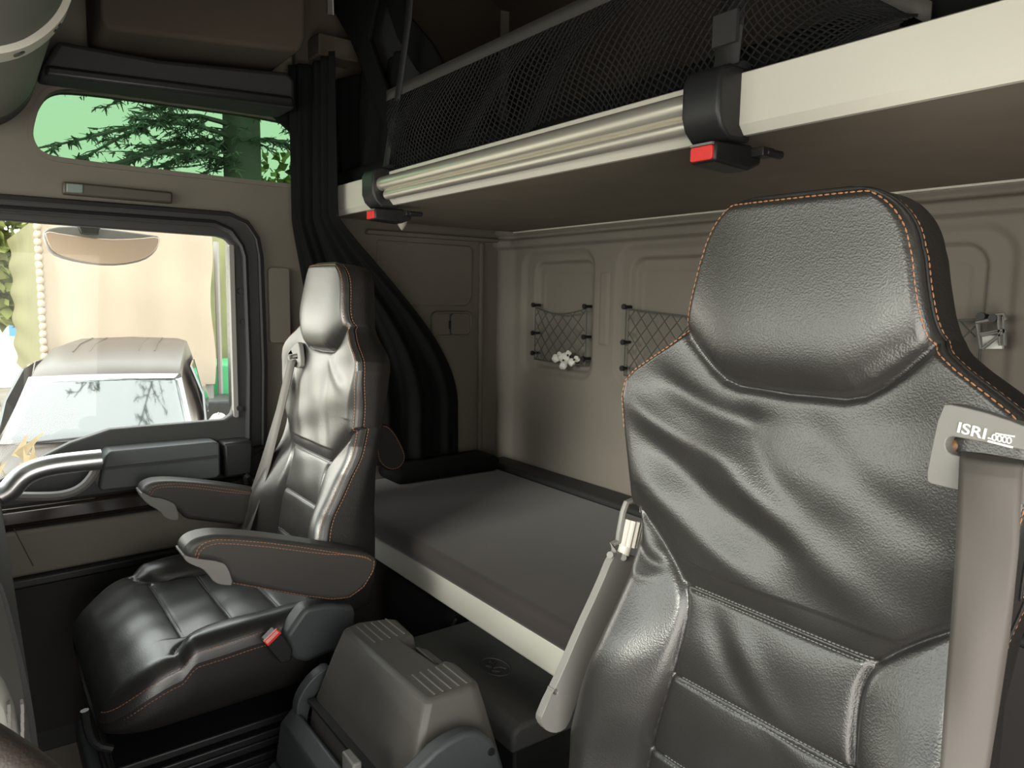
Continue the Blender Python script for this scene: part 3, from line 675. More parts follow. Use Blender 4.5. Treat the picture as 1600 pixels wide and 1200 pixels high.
def back_front(foldlist, quilt=1.0, seed=0):
    def fr(a, b):
        a = np.asarray(a, float); b = np.asarray(b, float); x = np.abs(a)
        dh = dist_poly(x, b, hp_line); ds = dist_poly(x, b, seam_side)
        ds = ds+.03*sstep(x, .188, .212)*(b < -.2)
        head = in_head(a, b); sa = seam_a(b); bol = (x > sa) & (b < -.235); cen = (~bol) & (b < H_SEAMS[0])
        lum = .022*sstep(-b, .26, .46)
        dq = np.min(np.abs(b[..., None]-np.array(H_SEAMS+[-.64])), axis=-1) if b.ndim else np.min(np.abs(b-np.array(H_SEAMS+[-.64])))
        dq = np.where(x < sa, dq, 9)
        base = .004+lum+.012*sstep(x, .10, .22)*sstep(b, -.26, -.10)
        zh = base+.020-.012*(x/.12)**3+.010*sstep(-b, -.10, .06)
        zt = base+.004+.008*sstep(b, -.10, -.20)+folds(a, b, foldlist)
        zc = base+.004*quilt+folds(a, b, foldlist)*.6
        t = np.clip((x-sa)/np.maximum(.02, hw_back(b)-sa), 0, 1); grow = sstep(-b, .270, .50)
        zb = base+grow*(.024+.027*sstep(t, 0, .7))+folds(a, b, foldlist)*.4
        z = np.where(head, zh, np.where(bol, zb, np.where(cen, zc, zt)))
        dh_ = np.where(np.abs(b) < .2, dh, 9.); w_ = (1-np.exp(-dh_/.014))*np.where(b < -.225, 1-np.exp(-ds/.010), 1)*np.where(b < -.30, 1-np.exp(-dq/.014), 1)
        z = base+(z-base)*w_
        z = z-.0045*np.exp(-(dh_/.0045)**2)-.0050*np.exp(-(ds/.0050)**2)*sstep(-b, .222, .24)-.0030*np.exp(-(dq/.003)**2)
        z = z+.0016*np.sin(a*34+b*21+seed)*np.sin(b*47-a*13+seed*2)*(~head)*w_
        return z
    return fr
def classify(a, b):
    x = np.abs(a); head = in_head(a, b); bol = (x > seam_a(b)) & (b < -.235)
    return np.where(head, 1, np.where(bol & (a > 0), 2, np.where(bol, 3, np.where(b < H_SEAMS[0], 4, 0))))
def make_back(O, k, parent, foldlist, seed=0):
    Bv = np.array([k, 0, 1.]); Bv /= np.linalg.norm(Bv); Nv = np.array([-1, 0, k]); Nv /= np.linalg.norm(Nv)
    p = Pad(O, (0, 1, 0), Bv, Nv, hw_back, bs_back, back_front(foldlist, seed=seed), .075, r=lambda b: .012+.012*sstep(-np.asarray(b, float), .10, .20), back_in=.035)
    p.make('backrest', leather, leather2, parent, classify, {1: 'headrest', 2: 'side_bolster', 3: 'side_bolster', 4: 'lumbar_panel'}, NS=230)
    fr_ = p.rim(.0048, 0, -.60); ga_ = p.rim(0, .0060, -.60); k_ = int(np.sum((p.bs >= -.60) & (p.bs < -.16)))
    m = MB().dashes(fr_[k_:]); m.dashes(ga_[k_:]); m.dashes([tuple(np.array(q)-p.N*.012) for q in ga_[:k_]]); m.build('edge_stitching', thread, parent)
    r = MB().tube(p.rim(0, .0008, -.60), .0016, n=6, cap=False); r.build('edge_piping', leather2, parent, smooth='full')
    for hb in H_SEAMS:
        m = MB(); sa = float(seam_a(hb))-.004
        for d in (-.0032, .0032): m.dashes(p.line([(-sa, hb+d), (0, hb+d), (sa, hb+d)]), dash=.0035, gap=.001, r=.0008)
        m.build('quilt_stitching', gthread, parent)
    return p

# ------------------------------------------------------------------ driver seat (near)
DC = .43
dr = thing('driver_seat', (.62, DC, -1.28), 'large black leather seat in the foreground with orange stitching and high headrest', 'seat', 'black leather cab seats')
f_dr = [((.17, -.09), (.02, -.125), -.006, .016), ((.21, -.12), (.05, -.17), .005, .016), ((.20, -.155), (-.04, -.25), -.006, .018), ((.205, -.20), (-.02, -.30), .007, .020),
        ((.10, -.14), (-.14, -.29), .006, .022), ((.05, -.12), (-.02, -.20), -.004, .018), ((-.02, -.11), (-.16, -.20), -.003, .02), ((.19, -.24), (.06, -.33), -.005, .014),
        ((.07, -.34), (-.03, -.44), -.006, .016), ((.04, -.34), (-.09, -.46), .005, .016), ((.19, -.27), (.14, -.30), .006, .008), ((.20, -.29), (.14, -.315), -.006, .007), ((.20, -.315), (.15, -.33), .004, .007)]
dp = make_back((.672, DC, 0), .03, dr, f_dr, 1)
def on_seat(p, u, v, lift=0.0):
    """pixel to (a,b) on the pad's reference plane"""
    d = ray(u, v); N = p.N; t = (p.O+lift*N).dot(N)/d.dot(N); q = d*t-p.O; return float(q.dot(p.A)), float(q.dot(p.B))
def on_pad(p, name, px, lift, th, m, holes=(), **k):
    lp = [on_seat(p, u, v, lift) for u, v in px]; hs = [[on_seat(p, u, v, lift) for u, v in h] for h in holes]
    return plate(name, lp, hs, lambda q, t: tuple(p.w(np.array(q[0]), np.array(q[1]), np.array(lift+t))), th, m, dr if p is dp else None, **k)
LG = .030
gpx = smooth_loop([(1470, 632), (1490, 632), (1560, 650), (1640, 682), (1650, 690), (1645, 790), (1640, 798), (1560, 780), (1456, 757), (1448, 752), (1448, 735)], 1)
slot = smooth_loop([(1476, 690), (1484, 681), (1500, 684), (1560, 695), (1620, 708), (1626, 715), (1620, 728), (1600, 730), (1540, 722), (1490, 712), (1478, 704)], 1)
dg = on_pad(dp, 'belt_guide', gpx, LG, -.022, greyp, [slot], smooth=True, bevel=.0025)
on_pad(dp, 'guide_recess', [(1470, 676), (1640, 700), (1640, 740), (1470, 716)], .010, .004, darkp)
c = on_seat(dp, 1489, 698, .012); MB().add(*blob(dp.w(np.array(c[0]), np.array(c[1]), np.array(.014)), .007, (.6, 1, 1), 1)).build('guide_pin', mat('amber_plastic', (.16, .08, .02), .4), dr, smooth=True)
def text_on(p, body, u0, v0, u1, v1, size, lift, parent, name='lettering'):
    a0, b0 = on_seat(p, u0, v0, lift); a1, b1 = on_seat(p, u1, v1, lift)
    cu = bpy.data.curves.new(name, 'FONT'); cu.body = body; cu.size = 1; cu.extrude = .02; cu.offset = .012
    tmp = bpy.data.objects.new('tmp', cu); scene.collection.objects.link(tmp); dg_ = bpy.context.evaluated_depsgraph_get(); me = bpy.data.meshes.new_from_object(tmp.evaluated_get(dg_))
    bpy.data.objects.remove(tmp)
    xs = [v.co.x for v in me.vertices]; w_ = max(xs)-min(xs); L = math.hypot(a1-a0, b1-b0); s = L/w_; ex = np.array([(a1-a0)/L, (b1-b0)/L]); ey = np.array([ex[1], -ex[0]])
    hh = max(v.co.y for v in me.vertices); sy = size/hh; V = []
    for v in me.vertices:
        q = np.array([a0, b0])+ex*(v.co.x-min(xs))*s+ey*v.co.y*sy; V.append(tuple(p.w(np.array(q[0]), np.array(q[1]), np.array(lift+.0006+.0004*np.sign(v.co.z)))))
    F = [tuple(q.vertices) for q in me.polygons]; return link_mesh(name, V, F, white, parent)
text_on(dp, 'ISRI', 1496, 675, 1539, 686, .0085, LG, dr)
m = MB()
def strip_seg(u0, v0, u1, v1, w_=.0007):
    A_ = [on_seat(dp, u0, v0, LG), on_seat(dp, u1, v1, LG)]; m.tube([dp.w(np.array(a), np.array(b), np.array(LG+.0005)) for a, b in A_], w_, n=6)
strip_seg(1544, 689, 1583, 699, .0009); strip_seg(1556, 677, 1586, 682); strip_seg(1544, 684, 1551, 686)
for cx in (1554, 1562, 1570, 1577):
    pts = []
    for i in range(13):
        th = 2*math.pi*i/12; a, b = on_seat(dp, cx+3.4*math.cos(th), 683.5+(cx-1554)*.2+4.6*math.sin(th), LG); pts.append(dp.w(np.array(a), np.array(b), np.array(LG+.0005)))
    m.tube(pts, .0006, n=5, cap=False)
m.build('emblem', white, dr)
# belt webbing from the slot down across the side
def belt_mesh(p, rows, parent, m=belt, edge_curl=.004, name='belt'):
    v, f = [], []; n = 8
    rows = np.array(rows, float); t = np.linspace(0, len(rows)-1, 40); rows = np.stack([np.interp(t, range(len(rows)), rows[:, i]) for i in range(rows.shape[1])], 1)
    for (u0, v0, u1, v1, l0, l1) in rows:
        for i in range(n+1):
            s = i/n; lift = l0+(l1-l0)*s; a, b = on_seat(p, u0+(u1-u0)*s, v0+(v1-v0)*s, lift); bump = edge_curl*math.sin(math.pi*s)*(1+.5*math.sin(v0*.02))
            v.append(tuple(p.w(np.array(a), np.array(b), np.array(lift+bump))))
    for j in range(len(rows)-1):
        for i in range(n): k = j*(n+1)+i; f.append((k, k+1, k+n+2, k+n+1))
    return link_mesh(name, v, f, m, parent, solid=.0016, smooth='full')
belt_mesh(dp, [(1502, 704, 1600, 716, .014, .014), (1500, 716, 1599, 728, .032, .032), (1499, 740, 1597, 750, .038, .036), (1494, 850, 1592, 860, .045, .040), (1486, 980, 1578, 990, .055, .045), (1476, 1100, 1560, 1110, .065, .05), (1464, 1260, 1535, 1265, .08, .06)], dr)
# folded armrest bracket beside the seat
YB = .68
Bq = lambda u, v: P(u, v, 1, YB)[0::2]
ar = [(968, 862), (1000, 872), (985, 905), (960, 960), (900, 1100), (888, 1135), (872, 1146), (856, 1144), (846, 1132), (846, 1118), (880, 1050), (905, 990), (940, 915), (958, 870)]
holes = [[Bq(868+4*math.cos(i*.785), 1081+5*math.sin(i*.785)) for i in range(8)], [Bq(958.5+4*math.cos(i*.785), 864+4*math.sin(i*.785)) for i in range(0)]]
fa = tag(plate('armrest_bracket', smooth_loop([Bq(*p) for p in ar], 1), [holes[0]], door_fn(YB), .012, bracketm, dr, bevel=.002))
gg = MB().tube([P(u, v, 1, YB+.006) for u, v in [(962, 872), (958, 862), (957, 850), (966, 846), (968, 832), (974, 800), (979, 786), (988, 782), (1004, 786), (1004, 800)]], .0045, n=8); gg.build('wire_loop', bracketm, fa, smooth=True)
gg = MB()
for u, v in ((953, 867), (974, 871)):
    gg.tube([P(u, v, 1, YB-.002), P(u, v, 1, YB+.004)], .0045, n=10)
gg.build('rivet', greyp, fa, smooth=True)
k0, k1 = P(978, 852, 1, YB+.005), P(987, 812, 1, YB+.005)
gg = MB().tube([k0, k1], .0135, n=16)
for i in range(12):
    th = 2*math.pi*i/12; t = (Vector(k1)-Vector(k0)).normalized(); a = t.cross(Vector((0, 1, 0))).normalized(); b = Vector((0, 1, 0)); o = (a*math.cos(th)+b*math.sin(th))*.0135
    gg.tube([Vector(k0)+o, Vector(k1)+o], .0022, n=5)
gg.build('adjuster_wheel', knobm, fa, smooth=True)
gg = MB().tube([P(974, 866, 1, YB+.005), P(978, 852, 1, YB+.005)], .009, n=12); gg.build('wheel_stem', knobm, fa, smooth=True)
# driver seat cushion and base (below the frame, keeps the seat whole)
def hw_c(b):
    b = np.asarray(b, float); t = np.clip((b-(.46-.10))/.10, 0, 1); t2 = np.clip((.03-b)/.03, 0, 1); return .258-.07*(1-np.sqrt(np.clip(1-t*t, 0, 1)))-.004*t2
bs_c = np.concatenate([np.linspace(0, .34, 90)[:-1], .34+.12*np.sin(np.linspace(0, math.pi/2, 40))])
U_SEAM = smooth_loop([(.262, .335), (.225, .338), (.190, .320), (.165, .285), (.160, .24), (.155, 0)], 2, False)
C_SEAMS = [.305, .205, .105]
def cush_front(a, b):
    a = np.asarray(a, float); b = np.asarray(b, float); x = np.abs(a)
    du = dist_poly(x, b, U_SEAM); du = du+.03*sstep(x, .215, .245)
    dq = np.min(np.abs(b[..., None]-np.array(C_SEAMS)), axis=-1) if b.ndim else np.min(np.abs(b-np.array(C_SEAMS)))
    dq = np.where(x < .158, dq, 9)
    lo = np.interp(b, [0, .24, .285, .32, .338, .36, .5], [.155, .16, .165, .19, .26, .3, .3])
    side = np.maximum(sstep(x-lo, -.001, .001)*(1-sstep(b, .30, .34)), sstep(x, .20, .235)*(1-sstep(b, .22, .37)))
    base = .010*sstep(b, .05, .30)-.062*sstep(b, .33, .475)**1.3+.016*sstep(x, .10, .24)*(1-sstep(b, .05, .36))
    z = base+.004+.028*side+.010*np.exp(-((x/.2)**2))*sstep(b, .28, .36)
    w_ = (1-np.exp(-du/.016))*(1-np.exp(-dq/.016))
    z = base+(z-base)*w_
    return z-.005*np.exp(-(du/.004)**2)-.003*np.exp(-(dq/.003)**2)+.0012*np.sin(a*41+b*17)*np.sin(b*39-a*23)
def make_cushion(O, parent, tilt=.10):
    Bv = np.array([-1, 0, tilt]); Bv /= np.linalg.norm(Bv); Nv = np.array([tilt, 0, 1.]); Nv /= np.linalg.norm(Nv)
    p = Pad(O, (0, -1, 0), Bv, Nv, hw_c, bs_c, cush_front, .105, r=.042, back_in=.012)
    def cls(a, b): return np.where((np.abs(a) < .158) & (b < C_SEAMS[0]), 1, 0)
    p.make('seat_cushion', leather, leather2, parent, cls, {1: 'cushion_panel'}, NS=130)
    return p
cp = make_cushion((.61, DC, -.715), dr)
soft = soft_box('seat_base', (.14, DC-.22, -1.0), (.64, DC+.22, -.84), darkp, dr, r=.02)
soft_box('pedestal', (.2, DC-.16, -1.298), (.6, DC+.16, -.98), darkp2, dr, r=.02)

# ------------------------------------------------------------------ passenger seat (far)
PC = 1.61
ps = thing('passenger_seat', (.45, PC, -1.28), 'smaller black leather seat with two armrests beside the far door', 'seat', 'black leather cab seats')
f_ps = [((.15, -.10), (.10, -.20), -.004, .016), ((-.05, -.10), (-.17, -.16), .004, .016), ((.08, -.12), (.04, -.30), .003, .02), ((-.05, -.13), (-.10, -.30), -.003, .02), ((.18, -.12), (.19, -.28), -.003, .014)]
pb = make_back((.657, PC, -.035), .10, ps, f_ps, 4)
pq = make_cushion((.60, PC, -.662), ps, -.02)
def ps_plate(name, px, lift, th, m, holes=(), **k):
    lp = [on_seat(pb, u, v, lift) for u, v in px]; hs = [[on_seat(pb, u, v, lift) for u, v in h] for h in holes]
    return plate(name, lp, hs, lambda q, t: tuple(pb.w(np.array(q[0]), np.array(q[1]), np.array(lift+t))), th, m, ps, **k)
ps_plate('belt_guide', smooth_loop([(462, 534), (467, 535), (470, 570), (466, 576), (451, 570), (449, 552)], 1), .022, -.012, greyp, [[(451, 555), (464, 553), (465, 560), (452, 562)]], bevel=.002)
ps_plate('guide_recess', [(450, 552), (466, 551), (467, 563), (450, 564)], .013, .003, darkp)
def free_belt(rows, parent):
    v, f = [], []
    for (p0, p1) in rows: v += [tuple(p0), tuple(p1)]
    for i in range(len(rows)-1): f.append((2*i, 2*i+1, 2*i+3, 2*i+2))
    return link_mesh('belt', v, f, belt, parent, solid=.0018, smooth='full')
XB = lambda u, v, x: P(u, v, 0, x)
free_belt([(XB(451, 560, .63), XB(464, 558, .63)), (XB(449, 568, .615), XB(461, 567, .615)), (XB(432, 640, .60), XB(443, 645, .60)), (XB(408, 720, .575), XB(423, 725, .57)), (XB(384, 790, .55), XB(402, 795, .54)), (XB(362, 850, .52), XB(384, 850, .51))], ps)
# cushion edge stitching
for q, q2 in zip(pq.rim(.004, 0, .0, sides=True), pq.rim(0, .007, .0, sides=True)): MB().dashes(q).dashes(q2).build('edge_stitching', thread, ps)
for sq in C_SEAMS:
    m = MB()
    for d in (-.003, .003): m.dashes(pq.line([(-.15, sq+d), (0, sq+d), (.15, sq+d)]), dash=.0035, gap=.001, r=.0008)
    m.build('quilt_stitching', gthread, ps)
# armrests
def armrest(y0, y1, px, shell_px, stitch, near):
    q = smooth_loop([P(u, v, 1, y0)[0::2] for u, v in px], 2)
    a = MB().prism(q, 1, y0, y1).build('armrest', arm_lit, ps, bevel=.012, seg=5)
    s = smooth_loop([P(u, v, 1, y0)[0::2] for u, v in shell_px], 1)
    MB().prism(s, 1, y0+.001, y1-.001).build('tip_shell', greyp, a, bevel=.006, seg=3)
    m = MB()
    pts = smooth_loop([P(u, v, 1, y0)[0::2] for u, v in stitch], 1, False); C_ = np.mean(np.array(q), 0)
    for k_ in (0, .0075):
        pp_ = []
        for (x, z) in pts:
            d = np.array([C_[0]-x, C_[1]-z]); d = np.array([d[0]*.15, d[1]]); d = d/(np.linalg.norm(d)+1e-9); pp_.append((x+d[0]*k_, y0-.0006, z+d[1]*k_))
        m.dashes(pp_)
    m.build('stitching', thread, a)
    return a
near_px = [(298, 876), (288, 868), (290, 857), (299, 847), (316, 840), (345, 836), (440, 844), (540, 860), (580, 866), (592, 876), (588, 893), (572, 920), (548, 937), (520, 940), (478, 935), (400, 920), (362, 911), (352, 884), (325, 876)]
near_sh = [(286, 866), (300, 872), (347, 878), (357, 887), (366, 915), (350, 915), (335, 911), (325, 897), (317, 889), (300, 883), (289, 876)]
armrest(1.32, 1.385, near_px, near_sh, [(305, 868), (309, 856), (322, 846), (345, 842), (440, 850), (540, 866), (576, 872), (583, 879)], True)
m = MB(); P13 = lambda u, v: P(u, v, 1, 1.3194)
m.dashes([P13(*p) for p in [(364, 911), (400, 917), (478, 931), (520, 936), (546, 933), (568, 917), (583, 892), (585, 875)]]); m.build('armrest_stitching', thread, ps)
far_px = [(232, 782), (221, 771), (223, 762), (232, 756), (245, 752), (275, 751), (340, 757), (400, 766), (440, 776), (440, 800), (400, 824), (340, 818), (308, 814), (290, 812), (280, 798), (255, 784)]
far_sh = [(219, 768), (232, 774), (262, 779), (274, 786), (282, 812), (270, 814), (257, 809), (249, 798), (232, 789), (222, 779)]
armrest(1.865, 1.93, far_px, far_sh, [(233, 770), (240, 759), (255, 756), (290, 756), (340, 762), (400, 771), (430, 779)], False)
# side shell, buckle, base, bellows
scv = [P(u, v, 1, 1.36)[0::2] for u, v in [(436, 985), (462, 948), (470, 940), (500, 935), (542, 938), (545, 950), (540, 1000), (500, 1012), (470, 1025), (450, 1020)]]
MB().prism(scv, 1, 1.325, 1.372).build('hinge_cover', blueg, ps, bevel=.009, seg=3)
q0 = P(427, 1000, 1, 1.315); bq = [P(u, v, 1, 1.31)[0::2] for u, v in [(412, 1003), (430, 984), (440, 990), (455, 1012), (452, 1030), (436, 1034), (424, 1020)]]
bkl = MB().prism(bq, 1, 1.30, 1.33).build('belt_buckle', darkp, ps, bevel=.003)
rq = [P(u, v, 1, 1.296)[0::2] for u, v in [(412, 1003), (433, 983), (440, 989), (419, 1010)]]
MB().prism(rq, 1, 1.2955, 1.302).build('button', red, bkl, bevel=.001)
rq = [P(u, v, 1, 1.293)[0::2] for u, v in [(415, 1003), (433, 986), (436, 989), (418, 1007)]]
MB().prism(rq, 1, 1.2945, 1.2965).build('button_label', mat('pink_print', (.8, .35, .30), .4), bkl)
sh2 = [P(u, v, 1, 1.37)[0::2] for u, v in [(185, 1108), (300, 1072), (360, 1050), (440, 1022), (545, 1000), (548, 1030), (480, 1055), (400, 1078), (300, 1105), (190, 1136)]]
MB().prism(sh2, 1, 1.37, 1.85).build('base_shell', blueg, ps, bevel=.010, seg=3)
MB().tube([P(466, 1040, 1, 1.366), P(466, 1040, 1, 1.372)], .008, n=12).build('base_bolt', darkp, ps, smooth=True)
bl = MB()
for i in range(5): z = -.845-.022*i; bl.prism([(.16+.01*(i % 2), z-.010), (.16+.01*(i % 2), z+.006), (.60, z+.012), (.60, z-.004)], 1, 1.385-.008*(i % 2), 1.84)
bl.build('bellows', darkp, ps, bevel=.003)
soft_box('pedestal', (.20, 1.42, -1.298), (.60, 1.80, -.93), darkp2, ps, r=.02)
soft_box('base_frame', (.14, 1.38, -1.02), (.62, 1.84, -.965), blueg, ps, r=.01)
MB().tube(smooth_loop([P(u, v, 1, 1.37) for u, v in [(132, 1110), (138, 1145), (150, 1165), (175, 1170)]], 1, False), 0.007, n=8).build('front_bar', darkp, ps, smooth=True)

# ------------------------------------------------------------------ centre console box
cb = thing('console_box', (.55, 1.05, -.90), 'grey plastic flip-top console box with ribbed shoulders between the seats', 'console box')
zt = -.60
top = [(.520, 1.205), (.548, 1.213), (.600, 1.197), (.612, 1.185), (.606, 1.110), (.580, 1.103), (.588, .995), (.606, 1.000), (.614, .985), (.612, .915), (.598, .903), (.524, .905), (.518, .915), (.516, 1.19)]
def lidmesh():
    rows = [(0, 1, 0, zt+.001), (0, 1, 0, zt)]
    v, f = [], []; n = len(top)
    # top face, then skirt that flares towards front/near side
    lv = [(x, y, zt+.000) for x, y in top]; v += lv
    prof = [(.10, -.006), (.42, -.045), (.75, -.09), (1.0, -.125), (1.0, -.135)]
    for k, dz in prof:
        for x, y in top:
            fx = -.050*k*(1-sstep(np.array(x), .52, .56)) ; rx = .030*k*sstep(np.array(x), .58, .61); fy = (-.028*k if y < .93 else (.020*k if y > 1.18 else 0))
            v.append((x+float(fx)+float(rx), y+fy, zt+dz))
    for r in range(len(prof)):
        for i in range(n): f.append((r*n+i, r*n+(i+1) % n, (r+1)*n+(i+1) % n, (r+1)*n+i))
    # roof as a fan over the two shoulders and the bridge
    f.append(tuple(range(n))); return v, f
v, f = lidmesh(); link_mesh('lid', v, f, consm, cb, bevel=.006, seg=3)
MB().prism([(.600, -.612), (.625, -.625), (.632, -.70), (.600, -.70)], 1, 1.01, 1.092).build('latch_tab', consm, cb, bevel=.004)
for y0, y1 in ((.912, .990), (1.118, 1.200)):
    for i in range(5):
        x = .536+i*.0145; MB().box((x, y0+.003, zt-.001), (x+.0022, y1-.004, zt+.0012)).build('rib', greyp, cb)
gs = [(.462, -.726), (.470, -.722), (.472, -.728), (.464, -.74), (.40, -.90), (.38, -.90)]
MB().prism([(.425, -.98), (.462, -.735), (.60, -.735), (.60, -.98)], 1, .878, 1.226).build('body', consm, cb, bevel=.006)
MB().box((.452, .885, -.731), (.470, 1.22, -.725)).build('lid_gap', rubber, cb)
# light hinge arms and front tray
for y0, y1, px in ((.845, .872, [(600, 1260), (650, 1205), (690, 1165), (735, 1142), (765, 1150), (783, 1175), (800, 1260), (760, 1280), (700, 1280)]), (1.232, 1.256, [(462, 1112), (470, 1085), (490, 1058), (515, 1040), (522, 1052), (505, 1072), (488, 1095), (480, 1125), (478, 1190), (470, 1190)])):
    q = smooth_loop([P(u, v_, 1, y0)[0::2] for u, v_ in px], 1); MB().prism(q, 1, y0, y1).build('hinge_arm', blueg, cb, bevel=.007, seg=3)
c = P(768, 1175, 1, .843); MB().tube([(c[0], .842, c[2]), (c[0], .847, c[2])], .006, n=10).build('pivot_screw', darkp, cb, smooth=True)
tr_ = thing('console_tray', (.40, 1.05, -.95), 'slate grey front tray of the console with thin raised rim', 'tray')
MB().prism([(.415, -.775), (.440, -.752), (.447, -.760), (.425, -.98), (.385, -.98)], 1, .80, 1.262).build('front_panel', blueg, tr_, bevel=.006, seg=3)
MB().prism([(.380, -.86), (.405, -.84), (.405, -.99), (.375, -.99)], 1, .80, 1.262).build('lower_panel', blueg, tr_, bevel=.008, seg=3)
q = P(540, 1190, 0, .40); MB().box((.398, q[1]-.03, q[2]-.02), (.412, q[1]+.01, q[2]+.012)).build('catch', greyp, tr_, bevel=.003)

# storage box under the bunk with embossed roundel
sbx = thing('under_bunk_box', (1.05, 1.2, -1.0), 'dark grey storage box under the bunk with embossed round emblem', 'storage box')
zb = -.76
MB().prism([(.735, zb-.012), (.75, zb), (1.40, zb), (1.40, zb-.05), (.735, zb-.05)], 1, .98, 1.40).build('lid', mat('box_lid_grey', (.11, .108, .10), .55, bump=('noise', 500, .15, .0006)), sbx, bevel=.008, seg=3)
MB().box((.75, .995, -1.28), (1.40, 1.385, zb-.05)).build('box', darkp2, sbx, bevel=.006)
c = P(773, 1042, 2, zb)
ring = [(c[0]+.028*math.cos(i*math.pi/18), c[1]+.040*math.sin(i*math.pi/18), zb+.0005) for i in range(37)]
m = MB().tube(ring, .0016, n=6, cap=False)
def loc(a, b): return (c[0]+a, c[1]+b, zb+.0008)
m.tube([loc(-.004, .022), loc(-.012, .012), loc(-.006, .0), loc(-.014, -.012), loc(-.004, -.024)], .0022, n=6)
m.tube([loc(-.006, .0), loc(.006, .008), loc(.014, .018)], .0020, n=6); m.tube([loc(-.006, -.004), loc(.008, -.008), loc(.014, -.02)], .0020, n=6); m.tube([loc(.002, .022), loc(.008, .026), loc(.004, .012)], .0018, n=6)
m.build('emblem', consm, sbx, smooth=True)
# engine tunnel and things in the dark below the bunk
st(MB().prism([(.62, -1.3), (.62, -1.02), (.70, -.98), (1.5, -.98), (1.5, -1.3)], 1, .45, .97).build('trim_8', carpet, bevel=.01))
tag(soft_box('storage_bag', (.95, 1.55, -1.29), (1.35, 1.95, -.80), darkp2, r=.05), 'dark soft bag in the shadow under the bunk behind the passenger seat', 'bag')
tag(MB().tube([P(702, 990, 0, .95), P(712, 968, 0, .95)], .004, n=6).build('metal_stay', greyp, smooth=True), 'thin grey metal stay under the lower bunk rail', 'stay')
# threshold strips on the floor before the passenger seat
for i, (z, x0, x1) in enumerate([(-1.285, .10, .70)]):
    st(MB().box((x0, .95, -1.30), (x1, 1.36, -1.26)).build('trim_9', blueg, bevel=.01))
# ------------------------------------------------------------------ dashboard and wheel
ds = thing('dashboard', (-.3, .9, -.7), 'grey dashboard corner with thin vent slits at the lower left', 'dashboard')
q = [P(u, v_, 1, 1.0)[0::2] for u, v_ in [(-40, 860), (-8, 890), (8, 925), (28, 1000), (42, 1060), (54, 1120), (64, 1200), (80, 1300), (90, 1500)]]
q = smooth_loop(q, 1, False)
MB().prism([tuple(p) for p in q]+[(-.80, -1.2), (-.80, -.33)], 1, 1.0, 1.95).build('far_section', darkp2, ds, smooth=True)
q = [P(u, v_, 1, .98)[0::2] for u, v_ in [(-60, 850), (-30, 880), (0, 925), (20, 1000), (36, 1080), (50, 1165), (62, 1260), (75, 1500)]]
MB().prism([tuple(p) for p in smooth_loop(q, 1, False)]+[(-.80, -1.2), (-.80, -.34)], 1, .72, 1.0).build('centre_section', mat('dash_grey', (.16, .16, .145), .5, bump=('noise', 500, .15, .0006)), ds, bevel=.012, seg=3)
m = MB()
for u in (14, 35):
    for i in range(4): m.box(tuple(np.array(P(u, 1108+i*14, 1, .715))-np.array([.0012, 0, .004])), tuple(np.array(P(u, 1108+i*14, 1, .715))+np.array([.0012, .01, .004])))
m.build('vent_slit', consm, ds)
MB().prism([(-.83, -.33), (-.55, -.36), (-.35, -.44), (-.30, -.75), (-.83, -1.28)], 1, -.25, .74).build('near_section', darkp2, ds, bevel=.02, seg=3)
sw_ = thing('steering_wheel', (-.12, .43, -.25), 'dark rim of the steering wheel at the bottom left corner', 'steering wheel')
wn = Vector((.62, 0, .78)).normalized(); wa = Vector((0, 1, 0)); wb_ = wn.cross(wa); C0 = Vector((-.105, .455, -.262)); RW = .225
MB().tube([C0+(wa*math.cos(t)+wb_*math.sin(t))*RW for t in np.linspace(0, 2*math.pi, 73)], .017, n=14, cap=False, up=tuple(wn)).build('rim', mat('wheel_leather', (.028, .020, .016), .6, bump=('grain', 500, .3, .001)), sw_, smooth='full')
MB().tube([C0-wn*.03, C0+wn*.012], [.075, .06], n=24).build('hub', darkp, sw_, smooth=True)
for t in (.4, math.pi-.4, math.pi*1.5):
    MB().tube([C0, C0+(wa*math.cos(t)+wb_*math.sin(t))*RW], .014, n=8, flat=1).build('spoke', darkp, sw_, smooth=True)
MB().tube([C0-wn*.03, C0-wn*.34], .035, n=14).build('column', darkp, sw_, smooth=True)
# pale door edge at the lower right corner

# ------------------------------------------------------------------ outside
ZG = -2.62
grnd = mat('yard_gravel', (.16, .145, .12), .95, bump=('noise', 8, .5, .05), var=.3, vscale=1.5)
st(MB().box((-60, 2.3, ZG-.1), (60, 80, ZG)).build('ground', grnd))
paint = mat('black_car_paint', (.045, .036, .030), .35, spec=.35)
cglass = mat('car_glass', (.02, .025, .025), .06, spec=1.0, coat=1)
# kerb mirror outside the door window
km = thing('kerb_mirror', (.35, 2.6, .10), 'wide kerb mirror hanging outside the door window', 'mirror')
YK = 2.55
oq = [P(u, v_, 1, YK)[0::2] for u, v_ in [(68, 358), (100, 352), (160, 356), (235, 366), (251, 369), (250, 380), (243, 395), (225, 408), (190, 415), (150, 414), (105, 406), (80, 396), (70, 375)]]
oq = smooth_loop(oq, 1); MB().prism(oq, 1, YK+.004, YK+.05).build('housing', greyp, km, bevel=.012, seg=3)
iq = smooth_loop([P(u, v_, 1, YK)[0::2] for u, v_ in [(69, 360), (100, 366), (160, 374), (215, 373), (248, 369), (249, 380), (241, 393), (224, 405), (190, 412), (150, 412), (107, 404), (83, 393), (74, 378)]], 1)
MB().prism(iq, 1, YK, YK+.008).build('mirror_glass', mat('mirror_face', (.50, .38, .30), .25, metal=.3), km, bevel=.002)
